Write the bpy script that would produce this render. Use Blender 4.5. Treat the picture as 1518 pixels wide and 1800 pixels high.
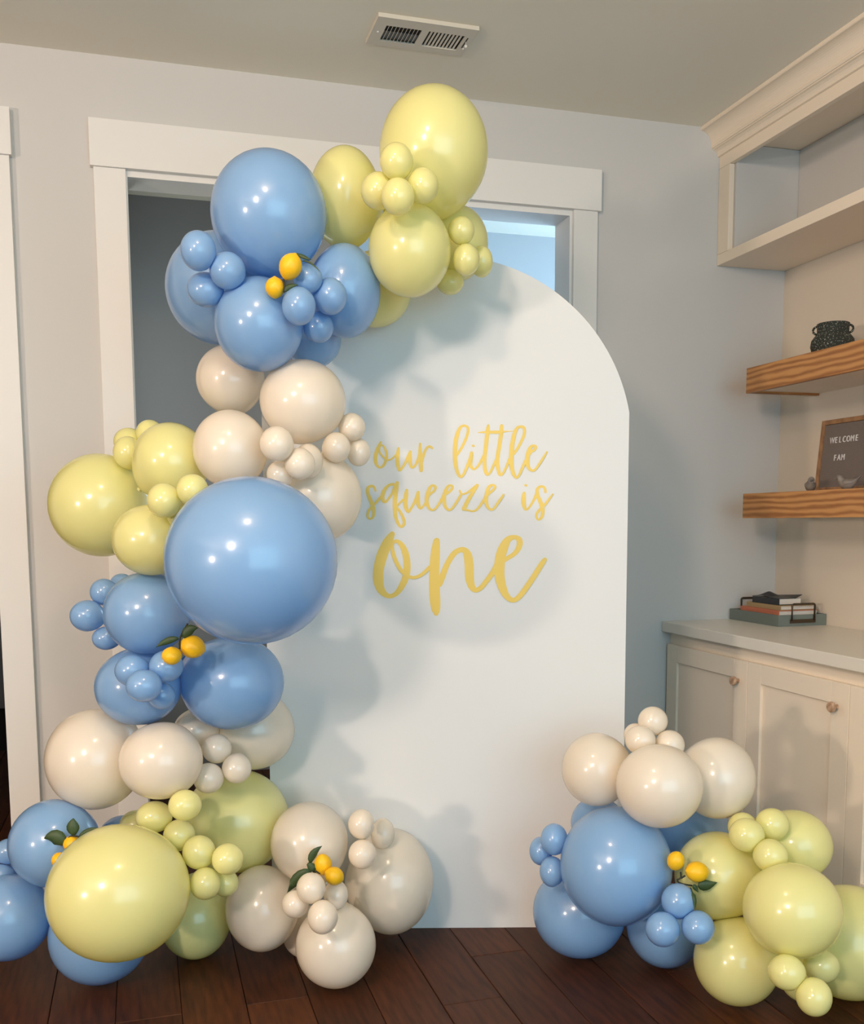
import bpy, bmesh, math, random
from mathutils import Vector, Matrix

for o in list(bpy.data.objects):
    bpy.data.objects.remove(o)
S = bpy.context.scene
COL = S.collection
PI = math.pi

# ------------------------------------------------------------------ camera
cam_d = bpy.data.cameras.new('camera')
cam = bpy.data.objects.new('camera', cam_d)
COL.objects.link(cam)
S.camera = cam
cam_d.sensor_fit = 'VERTICAL'
cam_d.sensor_height = 36.0
cam_d.lens = 1738.94 / 1800 * 36.0
cam_d.shift_y = (1101.78 - 900) / 1800
cam_d.clip_start = 0.05
cam.matrix_world = Matrix((((0.959604, 0.034784, -0.279197, 0.0), (-0.281308, 0.100309, -0.954361, -3.52585), (-0.005191, 0.994348, 0.106042, 1.24), (0.0, 0.0, 0.0, 1.0))))

# ------------------------------------------------------------------ world, light, exposure
W = bpy.data.worlds.new('world')
S.world = W
W.use_nodes = True
W.node_tree.nodes['Background'].inputs[0].default_value = (0.83, 0.96, 1.02, 1)
W.node_tree.nodes['Background'].inputs[1].default_value = 0.05
S.view_settings.view_transform = 'Standard'
S.view_settings.look = 'None'
S.view_settings.gamma = 1.0
S.view_settings.use_curve_mapping = False
S.view_settings.exposure = -0.08

def area(name, loc, rot, sx, sy, power, col):
    d = bpy.data.lights.new(name, 'AREA')
    d.shape = 'RECTANGLE'; d.size = sx; d.size_y = sy
    d.energy = power; d.color = col
    o = bpy.data.objects.new(name, d); COL.objects.link(o)
    o.location = loc; o.rotation_euler = rot
    return o

def lamp(name, loc, power, col, r):
    d = bpy.data.lights.new(name, 'POINT')
    d.energy = power; d.color = col; d.shadow_soft_size = r
    o = bpy.data.objects.new(name, d); COL.objects.link(o)
    o.location = loc
    return o

# daylight from the windows behind the camera
area('window_daylight', (1.0, -5.25, 1.6), (PI / 2, 0, 0), 2.8, 2.0, 76, (0.46, 0.79, 1.0))
# ceiling lamps and a lamp at the left, all warm
lamp('ceiling_lamp_light', (0.0, -2.35, 2.62), 29, (1.0, 0.73, 0.49), 0.075)
lamp('rear_ceiling_lamp_light', (-1.7, -4.4, 2.50), 208, (1.0, 0.81, 0.70), 0.25)
lamp('side_lamp_light', (-3.6, -3.9, 1.45), 292, (1.0, 0.81, 0.66), 0.15)
# daylight in the back room, and a fill for the hall beside it
area('back_room_daylight', (3.0, 0.8, 1.6), (PI / 2, 0, PI / 2), 1.1, 1.3, 56, (0.50, 0.75, 1.0))
area('hall_fill_light', (-0.2, 0.75, 1.5), (PI / 2, 0, -PI / 2), 0.7, 1.6, 9, (0.93, 1.0, 0.97))  # added out of sight to brighten the dark hall; no window there

# ------------------------------------------------------------------ materials
def srgb(r, g, b):
    f = lambda c: (c / 255 / 12.92) if c / 255 <= 0.04045 else ((c / 255 + 0.055) / 1.055) ** 2.4
    return (f(r), f(g), f(b), 1.0)

def mat(name, col, rough=0.5, spec=0.5, coat=0.0, metal=0.0, noise=0.0, nscale=60, bump=0.0, sss=0.0):
    m = bpy.data.materials.new(name); m.use_nodes = True
    nt = m.node_tree; p = nt.nodes['Principled BSDF']
    p.inputs['Base Color'].default_value = col
    p.inputs['Roughness'].default_value = rough
    p.inputs['Specular IOR Level'].default_value = spec
    p.inputs['Metallic'].default_value = metal
    p.inputs['Coat Weight'].default_value = coat
    p.inputs['Coat Roughness'].default_value = 0.08
    if sss:
        p.inputs['Subsurface Weight'].default_value = sss
        p.inputs['Subsurface Radius'].default_value = (0.03, 0.03, 0.03)
        p.inputs['Subsurface Scale'].default_value = 1.0
    if noise or bump:
        tc = nt.nodes.new('ShaderNodeTexCoord')
        n = nt.nodes.new('ShaderNodeTexNoise'); n.inputs['Scale'].default_value = nscale
        n.inputs['Detail'].default_value = 4
        nt.links.new(tc.outputs['Object'], n.inputs['Vector'])
        if noise:
            mx = nt.nodes.new('ShaderNodeMix'); mx.data_type = 'RGBA'
            mx.inputs[6].default_value = col
            mx.inputs[7].default_value = (col[0] * (1 - noise), col[1] * (1 - noise), col[2] * (1 - noise), 1)
            nt.links.new(n.outputs['Fac'], mx.inputs[0])
            nt.links.new(mx.outputs[2], p.inputs['Base Color'])
        if bump:
            b = nt.nodes.new('ShaderNodeBump'); b.inputs['Strength'].default_value = bump
            b.inputs['Distance'].default_value = 0.002
            nt.links.new(n.outputs['Fac'], b.inputs['Height'])
            nt.links.new(b.outputs['Normal'], p.inputs['Normal'])
    return m

def wood_mat(name, c0, c1, scale, stretch, rough, dist=3.0, rand=0.0, spec=0.5, nmix=0.45, bands='DIAGONAL'):
    """Grain runs along local axis with the smallest stretch value."""
    m = bpy.data.materials.new(name); m.use_nodes = True
    nt = m.node_tree; p = nt.nodes['Principled BSDF']; L = nt.links.new
    tc = nt.nodes.new('ShaderNodeTexCoord')
    oi = nt.nodes.new('ShaderNodeObjectInfo')
    add = nt.nodes.new('ShaderNodeVectorMath'); add.operation = 'MULTIPLY_ADD'
    mp = nt.nodes.new('ShaderNodeMapping'); mp.inputs['Scale'].default_value = stretch
    L(oi.outputs['Random'], add.inputs[0]); add.inputs[1].default_value = (7.1, 13.7, 5.3)
    L(tc.outputs['Object'], add.inputs[2])
    L(add.outputs[0], mp.inputs['Vector'])
    w = nt.nodes.new('ShaderNodeTexWave'); w.inputs['Scale'].default_value = scale
    w.wave_type = 'BANDS'; w.bands_direction = bands
    w.inputs['Distortion'].default_value = dist; w.inputs['Detail'].default_value = 3
    w.inputs['Detail Scale'].default_value = 1.2
    L(mp.outputs[0], w.inputs['Vector'])
    n = nt.nodes.new('ShaderNodeTexNoise'); n.inputs['Scale'].default_value = scale * 4
    n.inputs['Detail'].default_value = 6
    L(mp.outputs[0], n.inputs['Vector'])
    m1 = nt.nodes.new('ShaderNodeMix'); m1.data_type = 'FLOAT'; m1.inputs[0].default_value = nmix
    L(w.outputs['Fac'], m1.inputs[2]); L(n.outputs['Fac'], m1.inputs[3])
    r = nt.nodes.new('ShaderNodeValToRGB')
    r.color_ramp.elements[0].position = 0.2; r.color_ramp.elements[0].color = c0
    r.color_ramp.elements[1].position = 0.75; r.color_ramp.elements[1].color = c1
    L(m1.outputs[0], r.inputs[0])
    if rand:
        hs = nt.nodes.new('ShaderNodeHueSaturation')
        mr = nt.nodes.new('ShaderNodeMapRange')
        mr.inputs[3].default_value = 1 - rand; mr.inputs[4].default_value = 1 + rand
        L(oi.outputs['Random'], mr.inputs[0]); L(mr.outputs[0], hs.inputs['Value'])
        L(r.outputs[0], hs.inputs['Color']); L(hs.outputs[0], p.inputs['Base Color'])
    else:
        L(r.outputs[0], p.inputs['Base Color'])
    p.inputs['Roughness'].default_value = rough
    p.inputs['Specular IOR Level'].default_value = spec
    b = nt.nodes.new('ShaderNodeBump'); b.inputs['Strength'].default_value = 0.15
    b.inputs['Distance'].default_value = 0.002
    L(m1.outputs[0], b.inputs['Height']); L(b.outputs[0], p.inputs['Normal'])
    return m

M = {}
def latex(name, col, thru):
    """Thin glossy latex skin: some of the light goes through it into the balloon."""
    m = mat(name, col, 0.36, 0.5, 1.0)
    nt = m.node_tree; p = nt.nodes['Principled BSDF']; p.inputs['Coat Roughness'].default_value = 0.14
    tr = nt.nodes.new('ShaderNodeBsdfTranslucent'); tr.inputs['Color'].default_value = thru
    mx = nt.nodes.new('ShaderNodeMixShader'); mx.inputs[0].default_value = 0.28
    nt.links.new(p.outputs[0], mx.inputs[1]); nt.links.new(tr.outputs[0], mx.inputs[2])
    nt.links.new(mx.outputs[0], nt.nodes['Material Output'].inputs['Surface'])
    return m
M['Y'] = latex('latex_yellow', srgb(249, 245, 172), srgb(252, 246, 148))
M['U'] = latex('latex_blue', srgb(149, 192, 233), srgb(138, 193, 247))
M['I'] = latex('latex_ivory', srgb(253, 242, 225), srgb(254, 241, 216))
M['wall'] = mat('wall_paint', srgb(208, 205, 200), 0.6, 0.3, noise=0.02, nscale=200, bump=0.03)
M['wallr'] = mat('wall_paint_lamplit', srgb(224, 211, 193), 0.6, 0.3, noise=0.02, nscale=200, bump=0.03)  # same paint as the back wall, warm lamplight mixed into the colour
M['ceiling'] = mat('ceiling_paint', srgb(244, 239, 224), 0.85, 0.2, noise=0.02, nscale=200, bump=0.05)
M['trim'] = mat('trim_paint', srgb(232, 229, 223), 0.42, 0.45)
M['cab'] = mat('cabinet_paint', srgb(243, 227, 205), 0.42, 0.45)
M['top'] = mat('worktop_paint', srgb(230, 222, 208), 0.3, 0.5)
M['panel'] = mat('backdrop_white', srgb(228, 228, 226), 0.5, 0.4)
M['vinyl'] = mat('vinyl_gold', srgb(240, 208, 104), 0.45, 0.4)
M['lemon'] = mat('lemon_skin', srgb(252, 196, 28), 0.42, 0.45, noise=0.10, nscale=45, bump=0.25)
M['leaf'] = mat('leaf_green', srgb(62, 84, 48), 0.5, 0.4, noise=0.35, nscale=40)
M['stem'] = mat('stem_dark', srgb(40, 40, 28), 0.7)
M['oak'] = wood_mat('oak_shelf', srgb(158, 100, 48), srgb(204, 146, 84), 4.0, (1.2, 0.55, 3.4), 0.45, 7.0, nmix=0.4, bands='Z')
M['floorwood'] = wood_mat('floor_wood', srgb(46, 24, 13), srgb(84, 46, 25), 6.0, (3.0, 0.35, 3.0), 0.5, 9.0, rand=0.25, spec=0.25, nmix=0.85)
M['gap'] = mat('floor_gap', srgb(20, 13, 9), 0.8)
M['knobwood'] = wood_mat('knob_wood', srgb(168, 130, 100), srgb(200, 164, 134), 20, (1, 1, 1), 0.5)
M['framewood'] = wood_mat('frame_wood', srgb(134, 94, 58), srgb(168, 124, 82), 5, (2, 2, 2), 0.5, 6.0, nmix=0.7)
M['felt'] = mat('felt_grey', srgb(136, 124, 116), 0.95, 0.1, noise=0.2, nscale=400)
M['letter'] = mat('letter_white', srgb(236, 230, 224), 0.4)
M['birdclay'] = mat('bird_clay', srgb(140, 130, 120), 0.5, 0.4, noise=0.25, nscale=60)
M['tray'] = mat('tray_green', srgb(112, 121, 114), 0.5, noise=0.08, nscale=30)
M['bronze'] = mat('handle_bronze', srgb(84, 72, 58), 0.4, metal=0.7)
M['book_red'] = mat('book_cloth_coral', srgb(206, 120, 88), 0.7, noise=0.15, nscale=80)
M['book_tan'] = mat('book_cloth_tan', srgb(172, 146, 104), 0.7, noise=0.12, nscale=80)
M['book_black'] = mat('book_leather_black', srgb(38, 38, 42), 0.4)
M['pages'] = mat('book_pages', srgb(228, 220, 208), 0.8, noise=0.15, nscale=300)
M['vent'] = mat('vent_enamel', srgb(214, 206, 190), 0.4)
M['ventdark'] = mat('vent_dark', srgb(58, 58, 54), 0.8)
M['damper'] = mat('vent_damper', srgb(140, 145, 150), 0.35, metal=0.3)
M['backwall'] = mat('back_room_paint', srgb(196, 200, 204), 0.8)
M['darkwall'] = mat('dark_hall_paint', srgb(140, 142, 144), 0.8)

def jar_mat():
    m = mat('speckled_jar', srgb(52, 56, 50), 0.75, 0.2)
    nt = m.node_tree; p = nt.nodes['Principled BSDF']
    tc = nt.nodes.new('ShaderNodeTexCoord'); v = nt.nodes.new('ShaderNodeTexNoise')
    v.inputs['Scale'].default_value = 230; v.inputs['Detail'].default_value = 3
    r = nt.nodes.new('ShaderNodeValToRGB')
    r.color_ramp.elements[0].position = 0.58; r.color_ramp.elements[0].color = srgb(52, 55, 49)
    r.color_ramp.elements[1].position = 0.66; r.color_ramp.elements[1].color = srgb(160, 160, 148)
    nt.links.new(tc.outputs['Object'], v.inputs['Vector'])
    nt.links.new(v.outputs['Fac'], r.inputs[0]); nt.links.new(r.outputs[0], p.inputs['Base Color'])
    return m
M['jar'] = jar_mat()

# ------------------------------------------------------------------ helpers
def obj(name, bm, m, parent=None, smooth=False, loc=None):
    me = bpy.data.meshes.new(name)
    bmesh.ops.recalc_face_normals(bm, faces=bm.faces)
    bm.to_mesh(me); bm.free()
    return link(name, me, m, parent, smooth, loc)

def link(name, me, m, parent=None, smooth=False, loc=None):
    o = bpy.data.objects.new(name, me); COL.objects.link(o)
    if m is not None and not me.materials:
        me.materials.append(m)
    if smooth:
        for p in me.polygons: p.use_smooth = True
    if parent is not None: o.parent = parent
    if loc is not None: o.location = loc
    return o

def tag(o, label=None, cat=None, group=None, kind=None):
    if label: o['label'] = label
    if cat: o['category'] = cat
    if group: o['group'] = group
    if kind: o['kind'] = kind
    return o

def empty(name, loc=(0, 0, 0), rz=0.0):
    o = bpy.data.objects.new(name, None); COL.objects.link(o)
    o.empty_display_size = 0.05
    o.location = loc; o.rotation_euler = (0, 0, rz)
    return o

def structure(name, bm, m):
    return tag(obj(name, bm, m), kind='structure')

def box(bm, x0, x1, y0, y1, z0, z1, bev=0.0):
    v = [bm.verts.new(c) for c in ((x0, y0, z0), (x1, y0, z0), (x1, y1, z0), (x0, y1, z0),
                                   (x0, y0, z1), (x1, y0, z1), (x1, y1, z1), (x0, y1, z1))]
    fs = [bm.faces.new([v[i] for i in f]) for f in
          ((3, 2, 1, 0), (4, 5, 6, 7), (0, 1, 5, 4), (1, 2, 6, 5), (2, 3, 7, 6), (3, 0, 4, 7))]
    if bev:
        es = list({e for f in fs for e in f.edges})
        bmesh.ops.bevel(bm, geom=es, offset=bev, segments=2, affect='EDGES', profile=0.5)
    return bm

def newbox(*a, bev=0.0):
    bm = bmesh.new(); return box(bm, *a, bev=bev)

def lathe(bm, prof, seg=24, cx=0, cy=0):
    rings = []
    for r, z in prof:
        if r < 1e-6: rings.append([bm.verts.new((cx, cy, z))])
        else: rings.append([bm.verts.new((cx + r * math.cos(2 * PI * i / seg), cy + r * math.sin(2 * PI * i / seg), z)) for i in range(seg)])
    for a, b in zip(rings, rings[1:]):
        for i in range(seg):
            j = (i + 1) % seg
            if len(a) == 1 and len(b) == 1: continue
            if len(a) == 1: bm.faces.new((a[0], b[i], b[j]))
            elif len(b) == 1: bm.faces.new((a[i], a[j], b[0]))
            else: bm.faces.new((a[i], a[j], b[j], b[i]))
    return bm

def tube(bm, pts, radii, seg=8, squash=None, cap=True):
    """Swept tube through pts; radii a number, list, or list of (rx, ry)."""
    pts = [Vector(p) for p in pts]; n = len(pts)
    if not isinstance(radii, (list, tuple)): radii = [radii] * n
    rings = []; up = Vector((0, 0, 1))
    for i, p in enumerate(pts):
        t = (pts[min(i + 1, n - 1)] - pts[max(i - 1, 0)]).normalized()
        a = t.cross(up)
        if a.length < 1e-3: a = t.cross(Vector((0, 1, 0)))
        a.normalize(); b = a.cross(t).normalized()
        r = radii[i]; rx, ry = r if isinstance(r, (list, tuple)) else (r, r)
        rings.append([bm.verts.new(p + a * rx * math.cos(2 * PI * k / seg) + b * ry * math.sin(2 * PI * k / seg)) for k in range(seg)])
    for A, B in zip(rings, rings[1:]):
        for k in range(seg):
            j = (k + 1) % seg
            bm.faces.new((A[k], A[j], B[j], B[k]))
    if cap:
        bm.faces.new(rings[0][::-1]); bm.faces.new(rings[-1])
    return bm

def extrude_profile(bm, prof, y0, y1):
    """Profile of (x, z) points, closed, swept along Y."""
    a = [bm.verts.new((x, y0, z)) for x, z in prof]; b = [bm.verts.new((x, y1, z)) for x, z in prof]
    n = len(prof)
    for i in range(n):
        j = (i + 1) % n
        bm.faces.new((a[i], a[j], b[j], b[i]))
    bm.faces.new(a[::-1]); bm.faces.new(b)
    return bm

def catmull(P, per=6):
    out = []
    n = len(P)
    for i in range(n - 1):
        p0 = P[max(i - 1, 0)]; p1 = P[i]; p2 = P[i + 1]; p3 = P[min(i + 2, n - 1)]
        for k in range(per):
            t = k / per
            out.append(tuple(0.5 * ((2 * b) + (-a + c) * t + (2 * a - 5 * b + 4 * c - d) * t * t + (-a + 3 * b - 3 * c + d) * t ** 3)
                             for a, b, c, d in zip(p0, p1, p2, p3)))
    out.append(tuple(P[-1]))
    return out

# ------------------------------------------------------------------ setting: floor, walls, ceiling
XL, XR, YF, T = -4.3, 2.51, -5.35, 0.13          # left wall, right wall, front wall, wall thickness
floor = structure('floor', newbox(XL - .1, 3.3, YF - .1, 4.2, -0.06, -0.012), M['gap'])
rnd = random.Random(4)
PW, G = 0.1615, 0.0009
plank_cache = {}
def plank(x0, x1, y0, y1):
    key = (round(x1 - x0, 3), round(y1 - y0, 3))
    if key not in plank_cache:
        bm = newbox(-key[0] / 2 + G, key[0] / 2 - G, -key[1] / 2 + G, key[1] / 2 - G, -0.012, 0.0)
        es = [e for e in bm.edges if all(v.co.z > -0.001 for v in e.verts)]
        bmesh.ops.bevel(bm, geom=es, offset=0.0014, segments=1, affect='EDGES')
        me = bpy.data.meshes.new('plank'); bm.to_mesh(me); bm.free(); plank_cache[key] = me
    link('plank', plank_cache[key], M['floorwood'], floor, loc=((x0 + x1) / 2, (y0 + y1) / 2, 0))
for k in range(-31, 11):
    x0 = 0.7045 + k * PW
    if x0 < XL or x0 > XR + .5: continue
    y = -3.6 - 0.15 * rnd.randint(0, 7)
    if k == 1: y = -0.95 - 0.9 * 3
    while y < 2.2:
        ln = 0.9 if k == 1 else 0.9 + 0.3 * rnd.randint(0, 2)
        plank(x0, x0 + PW, y, y + ln); y += ln
far = bmesh.new()
box(far, XL, 3.2, -5.35, -4.65, -0.012, -0.001)
tag(obj('plank_field', far, M['floorwood'], floor), kind='stuff')

DX0, DX1, DZ = -0.022, 1.595, 2.390                # rough opening of the wide doorway
LX0, LX1, LZ = -1.32, -0.43, 2.400                 # left doorway
b = bmesh.new()
box(b, XL, LX0, 0, T, 0, 2.74); box(b, LX0, LX1, 0, T, LZ, 2.74); box(b, LX1, DX0, 0, T, 0, 2.74)
box(b, DX0, DX1, 0, T, DZ, 2.74); box(b, DX1, XR, 0, T, 0, 2.74)
structure('wall_back', b, M['wall'])
structure('wall_right', newbox(XR, XR + T, YF, T, 0, 2.74), M['wallr'])
structure('ceiling', newbox(XL - T, 3.3, YF - T, 4.2, 2.74, 2.80), M['ceiling'])

# rooms beyond the two doorways
structure('wall_far', newbox(0.80, 3.2, 1.53, 1.65, 0, 2.74), M['backwall'])
structure('wall_far_right', newbox(3.14, 3.26, T, 1.53, 0, 2.74), M['backwall'])
structure('wall_partition_right', newbox(0.72, 0.80, T, 1.65, 0, 2.74), M['darkwall'])
structure('wall_hall_back', newbox(-0.26, 0.72, 1.40, 1.52, 0, 2.74), M['darkwall'])
structure('wall_partition_left', newbox(-0.36, -0.26, T, 4.0, 0, 2.74), M['darkwall'])
structure('wall_hall_left', newbox(XL, -0.36, 3.6, 3.7, 0, 2.74), M['darkwall'])
structure('wall_hall_side', newbox(XL - T, XL, T, 3.7, 0, 2.74), M['darkwall'])

# door casings and jambs
def casing(n, x0, x1, z0, z1, th, bev=0.0015):
    structure('trim_%d' % n, newbox(x0, x1, -th, 0.0, z0, z1, bev=bev), M['trim'])
casing(1, -0.116, 1.691, 2.387, 2.535, 0.028)      # wide doorway: head board
casing(2, -0.106, -0.006, 0.0, 2.387, 0.019)
casing(3, 1.583, 1.680, 0.0, 2.387, 0.019)
casing(4, -1.50, -0.349, 2.396, 2.540, 0.030)      # left doorway: head board
casing(5, -0.452, -0.357, 0.0, 2.396, 0.021)
b = bmesh.new()
box(b, -0.020, -0.001, -0.003, T + .003, 0, 2.368); box(b, 1.573, 1.592, -0.003, T + .003, 0, 2.368)
box(b, -0.020, 1.592, -0.003, T + .003, 2.368, 2.388)
structure('trim_6', b, M['trim'])
b = bmesh.new()
box(b, -0.452, -0.433, 0.0, T + .003, 0, 2.38); box(b, -1.32, -0.433, 0.0, T + .003, 2.38, 2.398)
structure('trim_7', b, M['trim'])
structure('baseboard_back', newbox(-0.355, -0.108, -0.016, 0, 0, 0.135, bev=0.002), M['trim'])
structure('baseboard_right', newbox(1.682, 2.03, -0.016, 0, 0, 0.135, bev=0.002), M['trim'])
# crown moulding over the built-in
cove = [(2.1185 + 0.0455 * math.sin(q), 2.6745 + 0.0515 * math.cos(q)) for q in [PI / 2 * k / 10 for k in range(11)]]
prof = [(2.1995, 2.6345), (2.191, 2.636), (2.191, 2.644), (2.186, 2.652), (2.178, 2.658), (2.1705, 2.660), (2.1705, 2.6635), (2.166, 2.6635), (2.163, 2.668), (2.164, 2.6735)]
prof += cove[::-1] + [(2.116, 2.728), (2.116, 2.7395), (2.1995, 2.7395)]
structure('trim_8', extrude_profile(bmesh.new(), prof, -2.3, -0.0005), M['cab'])

# ------------------------------------------------------------------ built-in upper cabinet
t = tag(empty('upper_cabinet', (2.2, 0, 2.228)), 'white open fronted upper cabinet under the crown moulding at right', 'cabinet')
def up(name, x0, x1, y0, y1, z0, z1, m=M['cab'], bev=0.0015):
    return obj(name, newbox(x0 - 2.2, x1 - 2.2, y0, y1, z0 - 2.228, z1 - 2.228, bev=bev), m, t)
up('fascia_board', 2.2, 2.222, -2.3, -0.001, 2.590, 2.738)
up('stile', 2.2, 2.222, -0.074, -0.001, 2.2695, 2.5895)
up('bottom_shelf', 2.2, 2.508, -2.3, -0.001, 2.228, 2.269)
up('side_panel', 2.223, 2.508, -0.086, -0.066, 2.270, 2.66, M['wall'])
up('back_panel', 2.498, 2.508, -2.3, -0.087, 2.270, 2.66, M['wall'])
up('top_panel', 2.223, 2.508, -2.3, -0.001, 2.661, 2.676)

# ------------------------------------------------------------------ floating oak shelves
def shelf(z0, label):
    s = tag(empty('floating_shelf', (2.2, -0.221, z0)), label, 'shelf', 'oak floating shelves')
    L = 2.0
    obj('front_board', newbox(0, 0.02, -L, 0, 0, 0.0925, bev=0.0015), M['oak'], s)
    obj('top_board', newbox(0.0205, 0.309, -L, 0, 0.0725, 0.0925, bev=0.001), M['oak'], s)
    obj('end_board', newbox(0.0205, 0.309, -0.02, 0, 0, 0.072, bev=0.001), M['oak'], s)
    obj('bottom_panel', newbox(0.0205, 0.309, -L, -0.0205, 0.008, 0.022), M['cab'], s)
shelf(1.711, 'upper oak floating shelf on the right wall, with the speckled jar on it')
shelf(1.2455, 'lower oak floating shelf on the right wall, with the letter board on it')

# ------------------------------------------------------------------ base cabinet and worktop
c = tag(empty('base_cabinet', (2.03, 0, 0)), 'white shaker base cabinet with round wooden knobs along the right wall', 'cabinet')
b = bmesh.new()
box(b, 0, 0.02, -0.028, -0.001, 0.09, 0.796); box(b, 0, 0.02, -2.18, -0.028, 0.745, 0.796); box(b, 0, 0.02, -2.18, -0.028, 0.09, 0.115)
for y in (-0.5630, -1.0825, -1.602, -2.155):
    box(b, 0, 0.02, y - 0.022, y + 0.022, 0.115, 0.745)
obj('face_frame', b, M['cab'], c)
obj('carcass', newbox(0.0205, 0.478, -2.18, -0.001, 0.09, 0.796), M['cab'], c)
obj('toe_kick', newbox(0.06, 0.07, -2.18, -0.001, 0.0, 0.089), M['cab'], c)
edges = [(-0.012, -0.5615), (-0.5645, -1.0812), (-1.0838, -1.600), (-1.603, -2.12)]
for i, (ya, yb) in enumerate(edges):
    sl, sr, rl, z0, z1 = 0.076, 0.080, 0.067, 0.10, 0.748
    b = bmesh.new()
    box(b, -0.020, -0.0005, ya - sl, ya, z0, z1, bev=.0015); box(b, -0.020, -0.0005, yb, yb + sr, z0, z1, bev=.0015)
    box(b, -0.020, -0.0005, yb + sr, ya - sl, z1 - rl, z1, bev=.0015); box(b, -0.020, -0.0005, yb + sr, ya - sl, z0, z0 + rl, bev=.0015)
    d = obj('door', b, M['cab'], c)
    obj('door_panel', newbox(-0.010, -0.002, yb + sr + .0003, ya - sl - .0003, z0 + rl + .0003, z1 - rl - .0003), M['cab'], d)
    kb = lathe(bmesh.new(), [(0, 0), (0.008, 0), (0.0065, 0.008), (0.0075, 0.012), (0.0145, 0.015), (0.0165, 0.019), (0.0165, 0.024), (0.0145, 0.0275), (0, 0.028)], 24)
    k = obj('knob', kb, M['knobwood'], d, smooth=False, loc=(-0.020, yb + 0.052, 0.674))
    k.rotation_euler = (0, -PI / 2, 0)
wt = obj('worktop', newbox(1.990, 2.508, -2.2, -0.001, 0.7965, 0.837, bev=0.0025), M['top'])
tag(wt, 'white painted worktop over the base cabinet, under the tray of books', 'worktop')

# ------------------------------------------------------------------ ceiling vent
v = tag(empty('ceiling_vent', (0.729, -0.505, 2.7395)), 'white metal air vent with slanted louvres in the ceiling', 'vent')
vx = lambda x: x - 0.729
vy = lambda y: y + 0.505
b = bmesh.new()
for a in ((0.729, 1.044, -0.505, -0.458), (0.729, 1.044, -0.362, -0.328), (0.729, 0.765, -0.458, -0.362), (1.0145, 1.044, -0.458, -0.362), (0.877, 0.899, -0.458, -0.362)):
    box(b, vx(a[0]), vx(a[1]), vy(a[2]), vy(a[3]), -0.012, -0.007)
obj('face_plate', b, M['vent'], v)
b = bmesh.new()
for a in ((0.729, 1.044, -0.505, -0.500), (0.729, 1.044, -0.333, -0.328), (0.729, 0.734, -0.500, -0.333), (1.039, 1.044, -0.500, -0.333)):
    box(b, vx(a[0]), vx(a[1]), vy(a[2]), vy(a[3]), -0.0069, 0.0)
obj('rim', b, M['vent'], v)
obj('duct_shade_sheet', newbox(vx(0.760), vx(1.018), vy(-0.462), vy(-0.358), -0.0015, -0.0005), M['ventdark'], v)  # dark sheet standing in for the shade inside the duct
obj('damper', newbox(vx(0.765), vx(0.877), vy(-0.408), vy(-0.363), -0.0040, -0.0020), M['damper'], v)
for h, (xa, xb, tilt) in enumerate(((0.765, 0.877, -1), (0.899, 1.0145, 1))):
    bm = bmesh.new(); hw = 0.0042 if h == 0 else 0.0030; box(bm, -hw, hw, 0, 0.0955, -0.0005, 0.0005)
    me = bpy.data.meshes.new('slat'); bm.to_mesh(me); bm.free()
    for i in range(9):
        x = xa + (xb - xa) * (i + 0.9) / 9.8
        s = link('slat', me, M['vent'], v, loc=(vx(x), vy(-0.4578), -0.0085))
        s.rotation_euler = (0, tilt * math.radians(58 if h == 0 else 14), 0)
lv = obj('lever', lathe(bmesh.new(), [(0, -0.014), (0.004, -0.013), (0.005, -0.010), (0.004, -0.006), (0.0015, -0.005), (0.0015, 0.012), (0, 0.012)], 12), M['trim'], v, True, loc=(vx(1.027), vy(-0.425), -0.016))
obj('lever_slot', newbox(vx(1.024), vx(1.028), vy(-0.45), vy(-0.385), -0.0126, -0.0121), M['ventdark'], v)
for sx in (0.748, 1.033):
    obj('screw', lathe(bmesh.new(), [(0, -0.0035), (0.003, -0.002), (0.004, 0.0), (0, 0.0)], 10), M['trim'], v, True, loc=(vx(sx), vy(-0.415 if sx < .9 else -0.38), -0.012))

# ------------------------------------------------------------------ jar on the upper shelf
j = tag(empty('jar', (2.335, -0.53, 1.8036)), 'black speckled stoneware jar with two small ring handles on upper oak shelf', 'jar')
obj('body', lathe(bmesh.new(), [(0, 0), (0.058, 0), (0.068, 0.014), (0.073, 0.036), (0.070, 0.056), (0.060, 0.070), (0.053, 0.077), (0.052, 0.085),
    (0.0535, 0.106), (0.0545, 0.111), (0.051, 0.113), (0.048, 0.108), (0.047, 0.08), (0.060, 0.05), (0.05, 0.01), (0, 0.008)], 40), M['jar'], j, True)
for s in (-1, 1):
    dx, dy = 0.79 * s, -0.61 * s
    pts = [(dx * (0.052 + 0.013 * math.sin(a)), dy * (0.052 + 0.013 * math.sin(a)), 0.092 - 0.013 * math.cos(a)) for a in [PI * i / 10 for i in range(11)]]
    obj('handle', tube(bmesh.new(), pts, 0.0038, 8), M['jar'], j, True)

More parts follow.
